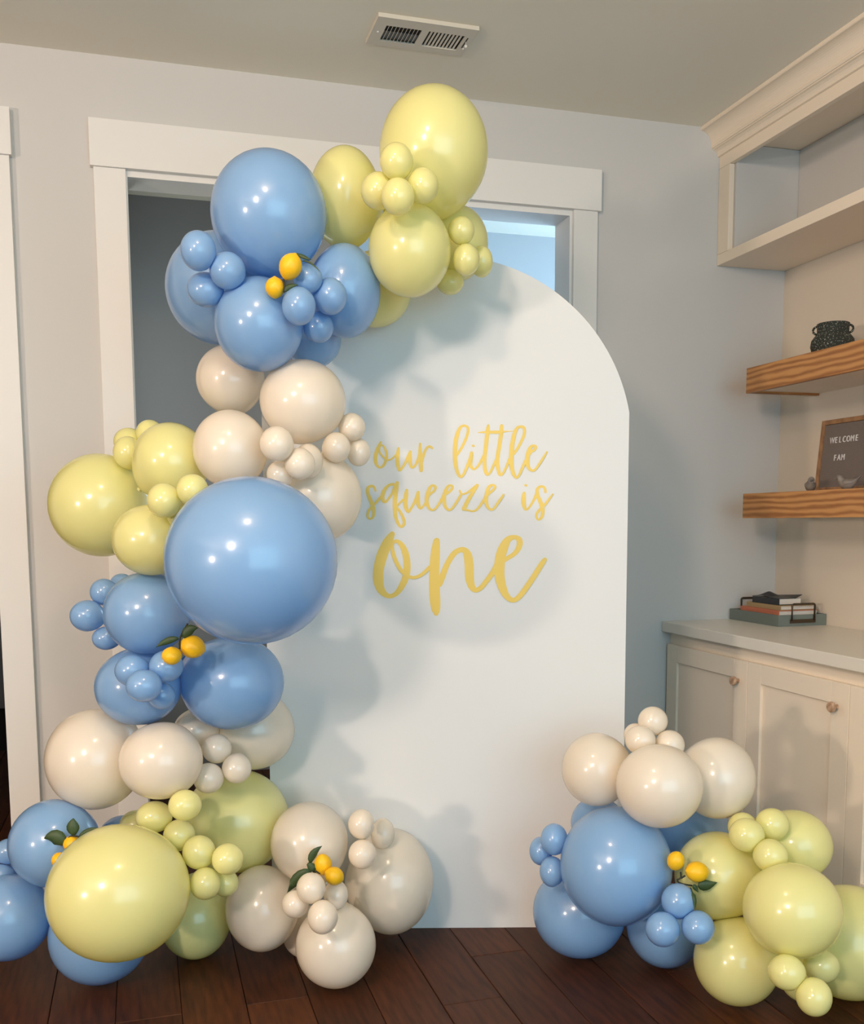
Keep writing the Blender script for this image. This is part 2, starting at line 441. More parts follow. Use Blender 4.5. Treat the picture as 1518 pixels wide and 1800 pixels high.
# ------------------------------------------------------------------ letter board on the lower shelf
lb = tag(empty('letter_board', (2.398, -0.374, 1.3388)), 'grey felt letter board reading WELCOME FAM in an oak frame', 'letter board')
la = math.radians(5.5)
lb.rotation_euler = Matrix(((0, math.cos(la), math.sin(la)), (-1, 0, 0), (0, -math.sin(la), math.cos(la)))).to_euler()
BWd, BH, FW = 0.282, 0.262, 0.0165
felt = bmesh.new()
nr = 46
for i in range(nr):                                # ridged felt
    z0 = FW + (BH - 2 * FW) * i / nr; z1 = FW + (BH - 2 * FW) * (i + 1) / nr
    box(felt, FW, BWd - FW, 0.006, 0.012, z0 + .0006, z1 - .0006)
box(felt, FW, BWd - FW, 0.0075, 0.013, FW, BH - FW)
obj('felt_panel', felt, M['felt'], lb)
for a in ((0, FW, 0, BH), (BWd - FW, BWd, 0, BH), (FW + .0002, BWd - FW - .0002, 0, FW), (FW + .0002, BWd - FW - .0002, BH - FW, BH)):
    obj('frame_rail', newbox(a[0], a[1], 0, 0.016, a[2], a[3], bev=.0012), M['framewood'], lb)
def board_word(txt, x0, x1, z, h):
    for i, ch in enumerate(txt):
        cu = bpy.data.curves.new('letter', 'FONT'); cu.body = ch; cu.size = h / 0.69; cu.extrude = 0.0012
        cu.align_x = 'CENTER'; cu.resolution_u = 3; cu.offset = 0.0
        o = bpy.data.objects.new('letter_curve', cu); COL.objects.link(o)
        bpy.context.view_layer.update()
        me = bpy.data.meshes.new_from_object(o); bpy.data.objects.remove(o)
        me.name = 'letter'
        xx = x0 + (x1 - x0) * (i + .5) / len(txt)
        l = link('letter', me, M['letter'], lb, loc=(xx, 0.0045, z)); l.rotation_euler = (PI / 2, 0, 0)
        l.scale = (0.80, 1, 1)
board_word('WELCOME', 0.054, 0.204, 0.176, 0.0215)
board_word('FAM', 0.080, 0.144, 0.112, 0.0215)

# ------------------------------------------------------------------ two clay birds
def bird(loc, rz, label, sc=1.0):
    t = tag(empty('bird_figurine', loc, rz), label, 'figurine', 'clay birds on the lower shelf')
    # body lofted from tail (-x) to beak (+x)
    P = [(-0.046, 0, 0.047), (-0.036, 0, 0.038), (-0.024, 0, 0.028), (-0.008, 0, 0.020), (0.008, 0, 0.022), (0.018, 0, 0.031), (0.024, 0, 0.040), (0.029, 0, 0.043), (0.034, 0, 0.0425), (0.037, 0, 0.042)]
    R = [(0.006, 0.002), (0.009, 0.004), (0.015, 0.012), (0.0195, 0.0195), (0.018, 0.019), (0.0125, 0.0135), (0.0125, 0.0125), (0.0115, 0.0115), (0.007, 0.007), (0.003, 0.003)]
    Q = catmull([tuple(p) + r for p, r in zip(P, R)], 4)
    obj('body', tube(bmesh.new(), [tuple(x * sc for x in q[:3]) for q in Q], [(q[3] * sc, q[4] * sc) for q in Q], 18), M['birdclay'], t, True)
    obj('beak', tube(bmesh.new(), [(0.035 * sc, 0, 0.042 * sc), (0.046 * sc, 0, 0.040 * sc)], [0.004 * sc, 0.0006 * sc], 10), M['birdclay'], t, True)
    for s in (-1, 1):
        W_ = [(0.008, s * 0.0165, 0.024), (-0.006, s * 0.0185, 0.025), (-0.022, s * 0.0145, 0.027), (-0.036, s * 0.007, 0.038)]
        obj('wing', tube(bmesh.new(), [tuple(x * sc for x in q) for q in catmull(W_, 4)], [(0.0025 * sc, (0.010 - 0.0006 * i) * sc) for i in range(13)], 10), M['birdclay'], t, True)
    obj('base', lathe(bmesh.new(), [(0, 0), (0.012 * sc, 0), (0.011 * sc, 0.004 * sc), (0.009 * sc, 0.006 * sc), (0, 0.006 * sc)], 16), M['birdclay'], t, True)
bird((2.30, -0.484, 1.3388), math.radians(238), 'grey clay bird facing the room at the left end of the letter board', 0.95)
bird((2.30, -0.675, 1.3388), math.radians(128), 'grey clay bird seen sideways in front of the letter board', 0.95)

# ------------------------------------------------------------------ tray with books
tr = tag(empty('tray', (2.294, -0.332, 0.8372)), 'grey green rectangular tray with bronze handles on the white worktop', 'tray')
TX, TY, TH = 0.212, 0.322, 0.043
b = bmesh.new()
box(b, 0, TX, 0, TY, 0, 0.029)
box(b, 0, 0.007, 0, TY, 0.029, TH); box(b, TX - .007, TX, 0, TY, 0.029, TH)
box(b, 0.007, TX - .007, 0, 0.007, 0.029, TH); box(b, 0.007, TX - .007, TY - .007, TY, 0.029, TH)
obj('body', b, M['tray'], tr)
for yy in (-0.0045, TY + 0.0045):
    pts = [(0.056, yy, 0.020), (0.056, yy, 0.078), (0.058, yy, 0.082), (0.062, yy, 0.084), (0.150, yy, 0.084), (0.154, yy, 0.082), (0.156, yy, 0.078), (0.156, yy, 0.020)]
    obj('handle', tube(bmesh.new(), pts, 0.004, 8), M['bronze'], tr, True)
    obj('handle_plate', newbox(0.050, 0.162, min(yy, yy * .2), max(yy, yy * .2) if yy < 0 else yy, 0.012, 0.026), M['bronze'], tr) if yy < 0 else None
def book(name, x0, x1, y0, y1, z0, z1, cover, label, flap=False):
    """Spine along x0; page edges show at the y ends and at x1."""
    t = tag(empty(name, (x0, y0, z0)), label, 'book', 'books stacked in the tray')
    w, l, h = x1 - x0, y1 - y0, z1 - z0; ct = 0.0025
    b = bmesh.new()
    box(b, 0, w, 0, l, 0, ct)
    box(b, 0, ct, 0, l, ct, h - (ct if not flap else ct))
    if not flap:
        box(b, 0, w, 0, l, h - ct, h)
    else:                                          # curling soft cover, pinched up in the middle
        n, k = 14, 8
        g = []
        for i in range(n + 1):
            row = []
            for q in range(k + 1):
                u_, v_ = i / n, q / k
                lift = 0.020 * math.exp(-((v_ - .62) / .20) ** 2) * math.exp(-((u_ - .30) / .30) ** 2) + 0.013 * max(0, u_ - .72) / .28 * (1 - v_)
                row.append((w * u_, l * v_, h - ct + 0.0005 + lift))
            g.append(row)
        lo = [[b.verts.new(p) for p in r] for r in g]; hi = [[b.verts.new((p[0], p[1], p[2] + 0.0018)) for p in r] for r in g]
        for i in range(n):
            for q in range(k):
                b.faces.new((lo[i][q], lo[i][q + 1], lo[i + 1][q + 1], lo[i + 1][q])); b.faces.new((hi[i][q], hi[i + 1][q], hi[i + 1][q + 1], hi[i][q + 1]))
        rim = [(i, 0) for i in range(n)] + [(n, q) for q in range(k)] + [(i, k) for i in range(n, 0, -1)] + [(0, q) for q in range(k, 0, -1)]
        for a_, c_ in zip(rim, rim[1:] + rim[:1]):
            b.faces.new((lo[a_[0]][a_[1]], lo[c_[0]][c_[1]], hi[c_[0]][c_[1]], hi[a_[0]][a_[1]]))
    obj('cover', b, cover, t)
    obj('page_block', newbox(ct + .0003, w - 0.003, 0.003, l - 0.003, ct + .0002, h - ct - .0002), M['pages'], t)
book('book', 2.309, 2.482, -0.312, -0.062, 0.8665, 0.8955, M['book_red'], 'coral spined book with white pages, lowest in the tray')
book('book', 2.322, 2.478, -0.304, -0.085, 0.8957, 0.9135, M['book_tan'], 'tan covered book between the coral one and the black one')
book('book', 2.330, 2.432, -0.282, -0.110, 0.9137, 0.9400, M['book_black'], 'black soft covered book with curled cover on top of the stack', flap=True)

# ------------------------------------------------------------------ tables (metres)
STROKES = {'one': [[(-0.0412,1.2029,0.0165),(-0.0549,1.1787,0.0285),(-0.0718,1.1396,0.0323),(-0.082,1.1003,0.0308),(-0.0831,1.0702,0.0308),(-0.0777,1.0438,0.0248),(-0.0647,1.0268,0.0173),(-0.0479,1.0206,0.0128),(-0.0289,1.0303,0.0151),(-0.0118,1.0547,0.0188),(-0.0003,1.0848,0.0203),(0.0019,1.1186,0.0203),(-0.0042,1.1523,0.0187),(-0.0164,1.1748,0.0142),(-0.0313,1.1831,0.0097),(-0.04,1.173,0.0082),(-0.0402,1.1544,0.0112),(-0.0318,1.1262,0.012),(-0.0152,1.0961,0.012),(0.0035,1.0803,0.0098),(0.0222,1.0753,0.0094),(0.0448,1.0838,0.0105),(0.0683,1.1051,0.0113)],[(0.0897,1.1836,0.0165),(0.0885,1.178,0.0202),(0.085,1.1406,0.0278),(0.0817,1.0843,0.0293),(0.0829,1.0278,0.0316),(0.085,0.9938,0.0294),(0.0868,0.9749,0.0226),(0.0871,0.9692,0.0151)],[(0.0955,1.0579,0.0226),(0.105,1.0767,0.0188),(0.1201,1.1142,0.0165),(0.139,1.144,0.0165),(0.1578,1.1559,0.015),(0.1728,1.1532,0.0188),(0.181,1.1382,0.0248),(0.1847,1.1101,0.0263),(0.1858,1.0763,0.0256),(0.1914,1.0499,0.0211),(0.2027,1.0377,0.0151),(0.2178,1.0429,0.0143),(0.2366,1.0647,0.015),(0.2554,1.0909,0.0158),(0.2704,1.1171,0.0188)],[(0.2741,1.1152,0.0113),(0.2966,1.1301,0.0128),(0.3191,1.145,0.0135),(0.3322,1.1655,0.0172),(0.3321,1.1841,0.0172),(0.3189,1.1924,0.0127),(0.3002,1.1862,0.0187),(0.2872,1.1657,0.027),(0.2771,1.1358,0.03),(0.2741,1.1058,0.0301),(0.275,1.0758,0.0286),(0.2837,1.0418,0.0241),(0.297,1.0172,0.0181),(0.314,1.0069,0.0143),(0.3328,1.017,0.0158),(0.3571,1.049,0.0166),(0.3795,1.0827,0.0165),(0.3981,1.1127,0.0158),(0.4074,1.1258,0.0128)]],'our': [[(-0.0724,1.4693,0.0059),(-0.0795,1.4519,0.0118),(-0.0861,1.4345,0.0118),(-0.0877,1.419,0.0114),(-0.0849,1.4054,0.009),(-0.0751,1.3966,0.0059),(-0.0633,1.4043,0.0079),(-0.0562,1.4208,0.0086),(-0.0551,1.4363,0.0079),(-0.0589,1.4499,0.0063),(-0.0666,1.4606,0.0043),(-0.0735,1.4577,0.0039),(-0.0756,1.4441,0.0043),(-0.0689,1.4315,0.0051),(-0.0572,1.4208,0.0051),(-0.0474,1.4184,0.0047),(-0.0375,1.4236,0.0047),(-0.0286,1.4323,0.0051)],[(-0.0206,1.4516,0.0071),(-0.0221,1.4381,0.0114),(-0.0242,1.4206,0.0118),(-0.022,1.4012,0.0114),(-0.0178,1.3891,0.0087),(-0.0102,1.3953,0.0071),(-0.0003,1.4108,0.0079),(0.0077,1.4282,0.009),(0.0137,1.4408,0.0079)],[(0.0137,1.4418,0.0079),(0.0126,1.4262,0.0118),(0.0135,1.4088,0.0106),(0.0183,1.3961,0.0071),(0.0272,1.4019,0.0067),(0.0351,1.4164,0.0079),(0.0411,1.4319,0.0098)],[(0.0429,1.4639,0.0071),(0.0422,1.4455,0.0098),(0.0431,1.4261,0.0126),(0.0445,1.4028,0.0126),(0.0452,1.3882,0.011)],[(0.0459,1.4144,0.0118),(0.0509,1.428,0.009),(0.0559,1.4416,0.0079),(0.0629,1.4531,0.0071),(0.0707,1.4566,0.0067),(0.0776,1.4517,0.0063)]],'little': [[(0.148,1.4295,0.0066),(0.1623,1.4509,0.0079),(0.1743,1.4745,0.0083),(0.1815,1.496,0.0078),(0.1809,1.5099,0.0078),(0.1711,1.5158,0.0065),(0.1591,1.51,0.0087),(0.1504,1.4897,0.0118),(0.1453,1.4639,0.0126),(0.1439,1.4381,0.0127),(0.1447,1.4122,0.0122),(0.149,1.3884,0.0105),(0.1555,1.3732,0.0088),(0.1621,1.3685,0.0066),(0.1698,1.3775,0.0074),(0.1775,1.3948,0.0079),(0.1873,1.4185,0.0096),(0.1928,1.4336,0.0079)],[(0.1924,1.4379,0.0087),(0.1902,1.4228,0.0122),(0.1884,1.4055,0.0122),(0.1928,1.3947,0.0087),(0.2004,1.3908,0.0061),(0.2103,1.3989,0.0066),(0.2212,1.4162,0.0079),(0.2277,1.4291,0.0083)],[(0.195,1.4585,0.0052),(0.1972,1.4577,0.0074),(0.1989,1.4568,0.0052)],[(0.2408,1.5161,0.0065),(0.2397,1.5064,0.0109),(0.2369,1.485,0.0122),(0.2343,1.4592,0.0118),(0.231,1.4334,0.0114),(0.2299,1.4075,0.0109),(0.2321,1.3859,0.0105),(0.2376,1.3746,0.0074),(0.2464,1.3815,0.007),(0.2562,1.4009,0.0079),(0.2649,1.4181,0.0087)],[(0.2795,1.5148,0.0096),(0.2779,1.4912,0.0118),(0.274,1.4633,0.0113),(0.2697,1.4375,0.0118),(0.2671,1.4159,0.0118),(0.2689,1.3943,0.0109),(0.2748,1.3748,0.0088),(0.2836,1.378,0.0066),(0.2934,1.3964,0.0074),(0.3021,1.4179,0.0087)],[(0.2114,1.4958,0.0022),(0.2277,1.4968,0.0057),(0.2473,1.4967,0.0087),(0.2735,1.4968,0.0087),(0.2931,1.4987,0.0035),(0.3149,1.4996,0.0017)],[(0.3129,1.433,0.0087),(0.3249,1.448,0.0079),(0.3368,1.4695,0.0083),(0.3454,1.4909,0.0087),(0.3443,1.5081,0.0087),(0.3344,1.512,0.007),(0.3236,1.5071,0.0091),(0.3149,1.4846,0.0118),(0.3096,1.4545,0.0127),(0.3075,1.4244,0.0131),(0.3087,1.4006,0.0122),(0.3142,1.3768,0.0101),(0.323,1.3655,0.007),(0.3317,1.3745,0.0074),(0.3404,1.394,0.0079),(0.3491,1.4134,0.0087)],[(0.3502,1.4112,0.0087),(0.3632,1.437,0.0074),(0.3751,1.4456,0.0079),(0.3788,1.4542,0.0083),(0.3718,1.4575,0.0065),(0.3631,1.4521,0.0096),(0.3566,1.4349,0.0122),(0.3541,1.4155,0.0127),(0.3568,1.3982,0.0109),(0.3645,1.3874,0.0074),(0.3744,1.3862,0.0066),(0.3852,1.3981,0.007),(0.3982,1.4174,0.007),(0.4112,1.439,0.0048)]],'squeeze': [[(-0.0883,1.3288,0.0054),(-0.093,1.3401,0.0071),(-0.1013,1.3433,0.0075),(-0.1107,1.3371,0.0092),(-0.1109,1.3217,0.0104),(-0.1038,1.303,0.0112),(-0.0967,1.2844,0.0117),(-0.0938,1.2678,0.01),(-0.0971,1.2533,0.0079),(-0.1066,1.2482,0.0054),(-0.1127,1.2575,0.0071),(-0.1084,1.272,0.0079),(-0.0978,1.2854,0.0071),(-0.0862,1.2968,0.0075),(-0.0735,1.3112,0.0083)],[(-0.0357,1.3481,0.0083),(-0.0482,1.3461,0.0075),(-0.0608,1.3338,0.0104),(-0.0683,1.3153,0.0125),(-0.0664,1.3008,0.0104),(-0.0591,1.2976,0.0075),(-0.0486,1.309,0.0071),(-0.0391,1.3234,0.0071),(-0.0316,1.3398,0.0104)],[(-0.0253,1.3522,0.0104),(-0.0286,1.3316,0.0137),(-0.0319,1.3047,0.0133),(-0.0326,1.2799,0.0121),(-0.0303,1.255,0.0109),(-0.0232,1.2342,0.0092),(-0.0139,1.2242,0.0071),(-0.0054,1.2342,0.0092),(-0.0084,1.2508,0.0088),(-0.0177,1.2695,0.0075),(-0.0269,1.282,0.0063),(-0.0196,1.2923,0.0054),(-0.009,1.3026,0.0063)],[(0.0026,1.3304,0.0092),(0.0004,1.3149,0.0133),(-0.0018,1.2943,0.0133),(0.0012,1.2777,0.0117),(0.0074,1.2683,0.0075),(0.0158,1.2797,0.0071),(0.0263,1.2982,0.0083),(0.0348,1.3209,0.0092)],[(0.0359,1.324,0.0096),(0.0347,1.3065,0.0129),(0.0367,1.2878,0.0113),(0.0429,1.2775,0.0067),(0.0534,1.2878,0.0067),(0.0618,1.3001,0.0083)],[(0.0618,1.3105,0.0092),(0.0723,1.3207,0.0071),(0.0828,1.3289,0.0071),(0.0866,1.3392,0.0083),(0.0787,1.3444,0.0067),(0.0703,1.3373,0.0096),(0.064,1.3208,0.0117),(0.0608,1.3022,0.0121),(0.0638,1.2856,0.01),(0.0721,1.2742,0.0067),(0.0825,1.2742,0.0063),(0.093,1.2855,0.0067),(0.1035,1.302,0.0079),(0.1119,1.3185,0.0092)],[(0.114,1.3185,0.0083),(0.1244,1.3236,0.0071),(0.1338,1.3328,0.0079),(0.1359,1.341,0.0075),(0.1286,1.3442,0.0062),(0.1203,1.337,0.0092),(0.1129,1.3185,0.0112),(0.1118,1.2978,0.0113),(0.1159,1.2812,0.0092),(0.1253,1.2729,0.0067),(0.1347,1.277,0.0067),(0.1472,1.2935,0.0075),(0.1598,1.3141,0.0075)],[(0.1574,1.3286,0.0054),(0.1626,1.3192,0.0054),(0.1761,1.3212,0.0058),(0.1907,1.3305,0.0075),(0.2084,1.3438,0.0092)],[(0.2084,1.3427,0.0092),(0.1949,1.3222,0.0108),(0.1823,1.3016,0.0117),(0.1698,1.2768,0.0125)],[(0.1677,1.2737,0.0063),(0.1823,1.2716,0.0054),(0.1948,1.2688,0.0054),(0.2073,1.2735,0.0063),(0.2199,1.289,0.0075),(0.2324,1.3075,0.0088)],[(0.2324,1.3096,0.0092),(0.2449,1.3219,0.0071),(0.2553,1.3301,0.0075),(0.2605,1.3394,0.0079),(0.2532,1.3446,0.0062),(0.2428,1.3384,0.0096),(0.2365,1.3199,0.0112),(0.2345,1.2993,0.0117),(0.2386,1.2827,0.0092),(0.248,1.2733,0.0067),(0.2574,1.2764,0.0067),(0.2678,1.2908,0.0075),(0.2782,1.3052,0.0075),(0.2855,1.3166,0.0054)]],'is': [[(0.3459,1.3204,0.0092),(0.3445,1.3049,0.0138),(0.345,1.2883,0.0129),(0.3493,1.2749,0.0092),(0.3566,1.2748,0.0063),(0.3659,1.2862,0.0067),(0.3762,1.3047,0.0079),(0.3834,1.3212,0.0092)],[(0.3489,1.3435,0.0058),(0.3506,1.3431,0.0079),(0.3523,1.3424,0.0058)],[(0.4084,1.3232,0.0071),(0.4052,1.3356,0.0075),(0.3948,1.3397,0.0071),(0.3844,1.3315,0.0096),(0.3849,1.315,0.0113),(0.3919,1.2984,0.0117),(0.3983,1.2819,0.0125),(0.4005,1.2632,0.0109),(0.3964,1.2487,0.0084),(0.387,1.2435,0.0058),(0.3818,1.2529,0.0071),(0.3859,1.2653,0.0079),(0.3952,1.2757,0.0075),(0.4076,1.288,0.0075),(0.42,1.3045,0.0067),(0.4293,1.3169,0.0042)]]}
BALLOONS=[
 ('ty_big','Y',(0.7463,-1.0126,2.1699),(0.1374,0.1413,0.1545),(0.341,-0.289),(-0.14,0.21,-0.97),'largest pale yellow balloon at the very top of the garland'),
 ('ty_left','Y',(0.5458,-0.8732,2.0829),(0.0947,0.1065,0.1273),(0.302,-0.203),(0.95,0.23,-0.19),'tall pale yellow balloon between the topmost blue and topmost yellow balloons'),
 ('ty_front','Y',(0.6735,-1.0427,1.9174),(0.1035,0.1051,0.1135),(0.257,-0.265),(0.22,0.88,0.41),'round pale yellow balloon below the topmost one, in front of the arch peak'),
 ('ty_right','Y',(0.8461,-0.8782,1.989),(0.0888,0.0912,0.0995),(0.263,-0.309),(-0.76,0.16,0.63),'pale yellow balloon half hidden behind small ones, beside the bright blue doorway'),
 ('ty_low','Y',(0.6454,-0.7835,1.8782),(0.0997,0.0982,0.1028),(0.223,-0.231),(0.54,0.2,0.82),'pale yellow balloon peeking out under the yellow one over the arch peak'),
 ('ty_s1','Y',(0.6048,-1.1834,2.0777),(0.039,0.0391,0.0416),(0.333,-0.253),(0.1,0.87,-0.47),'small yellow balloon, uppermost of four stuck on the topmost yellow balloon'),
 ('ty_s2','Y',(0.5742,-1.1251,2.027),(0.0419,0.0413,0.0432),(0.309,-0.235),(0.41,0.89,-0.21),'small yellow balloon, leftmost of four below the topmost yellow balloon'),
 ('ty_s3','Y',(0.6692,-1.1811,2.029),(0.0374,0.0379,0.0407),(0.313,-0.278),(-0.05,0.93,-0.36),'small yellow balloon, rightmost of four on the topmost yellow balloon'),
 ('ty_s4','Y',(0.6035,-1.1978,1.9939),(0.0395,0.0396,0.0422),(0.304,-0.254),(0.19,0.94,-0.29),'small yellow balloon, lowest and foremost of four below the topmost yellow balloon'),
 ('ty_s5','Y',(0.807,-1.0508,1.9726),(0.0336,0.033,0.0344),(0.274,-0.315),(-0.85,0.52,0.09),'small yellow balloon, top of four at the right end of the arch garland'),
 ('ty_s6','Y',(0.8176,-1.0574,1.9006),(0.0344,0.0357,0.0394),(0.249,-0.32),(-0.64,0.64,0.43),'small yellow balloon, foremost of four at the right end of the arch garland'),
 ('ty_s7','Y',(0.8879,-0.974,1.9207),(0.0298,0.0336,0.0402),(0.247,-0.335),(-0.93,0.16,-0.33),"small yellow balloon farthest right on the arch, touching the white panel's peak"),
 ('ty_s8','Y',(0.8159,-0.9271,1.8744),(0.0362,0.0336,0.0331),(0.229,-0.304),(-0.68,0.3,0.67),'small yellow balloon, lowest of four at the right end of the arch garland'),
 ('tb_big','U',(0.3338,-0.9595,2.0013),(0.1432,0.1423,0.1503),(0.286,-0.129),(0.07,0.38,-0.92),'large light blue balloon at the top left, above the upper lemon sprig'),
 ('tb_left','U',(0.225,-0.72,1.8689),(0.1403,0.1394,0.1472),(0.22,-0.08),(0.97,0.24,0.11),'light blue balloon at the left against the dark doorway, behind three small ones'),
 ('tb_front','U',(0.302,-0.9676,1.7321),(0.1101,0.1095,0.1157),(0.189,-0.117),(0.3,0.67,0.68),'light blue balloon below the upper lemons, above the ivory balloons'),
 ('tb_right','U',(0.527,-0.9337,1.8326),(0.0934,0.1016,0.1175),(0.22,-0.201),(-0.95,0.31,-0.07),'light blue balloon right of the upper lemons, next to the yellow one'),
 ('tb_low','U',(0.4647,-0.7907,1.7355),(0.0797,0.0773,0.0797),(0.177,-0.168),(-0.75,0.21,0.63),'shaded light blue balloon deep behind, between the upper lemon balloons and the panel'),
 ('tb_s1','U',(0.1546,-1.0409,1.8807),(0.0422,0.0428,0.0462),(0.252,-0.062),(0.49,0.82,-0.31),'small blue balloon, topmost of three left of the upper lemons'),
 ('tb_s2','U',(0.2229,-1.0288,1.8422),(0.0435,0.0425,0.0442),(0.236,-0.089),(0.54,0.83,-0.13),'small blue balloon, rightmost of three left of the upper lemons'),
 ('tb_s3','U',(0.1736,-0.9674,1.8088),(0.0457,0.0423,0.0416),(0.218,-0.068),(0.72,0.7,-0.01),'small blue balloon, lowest of three left of the upper lemons'),
 ('tb_s4','U',(0.3816,-1.1021,1.7533),(0.0405,0.0415,0.0452),(0.206,-0.156),(-0.22,0.94,0.24),'small blue balloon just below right of the upper lemons, left of its twin'),
 ('tb_s5','U',(0.4664,-1.0564,1.7903),(0.0416,0.0416,0.0443),(0.216,-0.187),(-0.62,0.77,0.14),'small blue balloon on the blue one right of the upper lemons'),
 ('tb_s6','U',(0.4478,-0.9906,1.728),(0.0384,0.0372,0.0384),(0.187,-0.175),(-0.56,0.69,0.45),'small shaded blue balloon hanging under the pair right of the upper lemons'),
 ('tb_s7','U',(0.4088,-1.0777,1.8239),(0.0354,0.0344,0.0354),(0.231,-0.165),(-0.41,0.9,-0.12),'small blue balloon half hidden right behind the upper lemons, under their thin stem'),
 ('ui_back','I',(0.2498,-0.7272,1.6277),(0.0924,0.09,0.0932),(0.137,-0.089),(0.13,0.33,-0.94),'ivory balloon against the dark doorway, directly under the blue balloons'),
 ('ui_front','I',(0.4153,-0.9242,1.5503),(0.1112,0.1058,0.1069),(0.117,-0.158),(-0.28,0.43,-0.86),'foremost ivory balloon beside the words our little, in the upper ivory cluster'),
 ('ui_left','I',(0.2275,-0.9259,1.4251),(0.0951,0.0943,0.0994),(0.071,-0.087),(0.1,0.56,-0.82),'ivory balloon above the biggest blue balloon, next to the yellow cluster'),
 ('ui_low','I',(0.4602,-0.872,1.3058),(0.1166,0.1153,0.1211),(0.024,-0.172),(-0.62,0.4,-0.67),'ivory balloon behind the upper right edge of the biggest blue balloon'),
 ('ui_s1','I',(0.3252,-1.0785,1.4289),(0.0412,0.0409,0.0432),(0.076,-0.132),(-0.13,0.77,-0.63),'small ivory balloon, leftmost of the small ones left of the words'),
 ('ui_s2','I',(0.3826,-1.064,1.3825),(0.0376,0.0371,0.039),(0.057,-0.154),(-0.03,0.7,-0.71),'small ivory balloon foremost just above the biggest blue balloon'),
 ('ui_s3','I',(0.4147,-0.9963,1.393),(0.0373,0.0395,0.0445),(0.06,-0.163),(-0.62,0.39,-0.68),'small ivory balloon right behind the foremost small ivory one'),
 ('ui_s4','I',(0.4949,-0.9598,1.4316),(0.0366,0.0369,0.0395),(0.073,-0.191),(-0.89,0.34,-0.3),'small shaded ivory balloon, left of the three close to the word our'),
 ('ui_s5','I',(0.5429,-0.9278,1.4874),(0.0357,0.0353,0.0371),(0.093,-0.206),(-0.44,0.5,-0.75),'small ivory balloon, topmost of the three close to the word our'),
 ('ui_s6','I',(0.5645,-0.9084,1.4239),(0.0316,0.0334,0.0376),(0.069,-0.212),(-0.47,0.67,-0.57),'small ivory balloon nearest the word our, lowest right of three'),
 ('ui_s7','I',(0.3406,-1.0115,1.3588),(0.034,0.033,0.034),(0.047,-0.135),(-0.13,0.79,-0.6),'small ivory balloon peeking out on top of the biggest blue balloon'),
 ('ly_big','Y',(-0.1019,-0.6148,1.2892),(0.1409,0.1374,0.1425),(0.017,0.035),(0.94,0.22,0.26),'large yellow balloon farthest left, in front of the beige wall'),
 ('ly_top','Y',(0.0828,-0.7947,1.3995),(0.0999,0.0983,0.1028),(0.058,-0.03),(-0.73,0.26,-0.63),'yellow balloon next to the ivory ones, below the dark doorway'),
 ('ly_low','Y',(0.0251,-0.955,1.1976),(0.0956,0.0893,0.0886),(-0.016,-0.01),(-0.02,0.79,0.61),'yellow balloon low between the leftmost yellow and the biggest blue balloon'),
 ('ly_s1','Y',(0.0333,-0.6721,1.4829),(0.0371,0.036,0.0371),(0.085,-0.012),(-0.25,0.18,-0.95),'small yellow balloon peeking over the yellow one against the dark doorway'),
 ('ly_s2','Y',(-0.0231,-0.6211,1.4628),(0.0407,0.0387,0.0391),(0.077,0.008),(0.56,0.18,-0.81),'small yellow balloon peeking behind another on top of the leftmost yellow balloon'),
 ('ly_s3','Y',(-0.0249,-0.7091,1.4274),(0.0395,0.0404,0.044),(0.066,0.009),(0.56,0.18,-0.81),'small yellow balloon sitting on top of the leftmost yellow balloon'),
 ('ly_s4','Y',(0.0563,-1.0796,1.292),(0.0401,0.0396,0.0415),(0.021,-0.023),(-0.06,0.99,0.13),"small yellow balloon, left of the pair at the biggest blue balloon's upper left"),
 ('ly_s5','Y',(0.1202,-1.117,1.3165),(0.0371,0.036,0.0371),(0.032,-0.05),(-0.3,0.95,0.06),"small yellow balloon, right of the pair at the biggest blue balloon's upper left"),
 ('ly_s6','Y',(0.0953,-1.0401,1.2573),(0.0342,0.0332,0.0342),(0.007,-0.038),(-0.21,0.95,0.25),'small yellow balloon mostly hidden at the left edge of the biggest blue balloon'),
 ('big_blue','U',(0.2424,-1.2238,1.1516),(0.1972,0.1894,0.1933),(-0.038,-0.105),(-0.36,0.87,-0.32),'biggest light blue balloon of all, in front at mid height'),
 ('mb_top','U',(0.0081,-0.9069,1.0103),(0.1081,0.1034,0.1052),(-0.087,-0.003),(0.08,0.79,-0.61),'light blue balloon left below the biggest blue one, above the middle lemons'),
 ('mb_low','U',(-0.0198,-0.8504,0.813),(0.1109,0.1025,0.1006),(-0.158,0.007),(0.22,0.24,0.95),'light blue balloon left of the middle lemons with four small ones on it'),
 ('mb_right','U',(0.2217,-0.857,0.8122),(0.1378,0.1276,0.1257),(-0.158,-0.083),(-0.8,0.34,0.5),'deep blue looking balloon shaded under the biggest blue one, right of the lemons'),
 ('mb_s1','U',(-0.1009,-0.7093,1.0536),(0.0367,0.0356,0.0367),(-0.066,0.036),(0.68,0.16,-0.72),'small blue balloon, top one of three at the far left by the wall'),
 ('mb_s2','U',(-0.1442,-0.7384,0.9932),(0.0453,0.0424,0.0423),(-0.088,0.052),(0.89,0.33,-0.32),'small blue balloon sticking out farthest left by the wall, middle of three'),
 ('mb_s3','U',(-0.0991,-0.7388,0.9311),(0.0365,0.0331,0.0319),(-0.11,0.036),(0.95,0.15,-0.27),'small blue balloon, bottom one of three at the far left by the wall'),
 ('mb_s4','U',(-0.0324,-0.9788,0.875),(0.0421,0.0398,0.04),(-0.142,0.013),(0.25,0.82,0.51),'small blue balloon upper left of four below the middle lemons'),
 ('mb_s5','U',(-0.0051,-1.0494,0.8462),(0.0432,0.0402,0.0398),(-0.158,0.002),(0.22,0.97,0.1),'small blue balloon foremost of four below the middle lemons'),
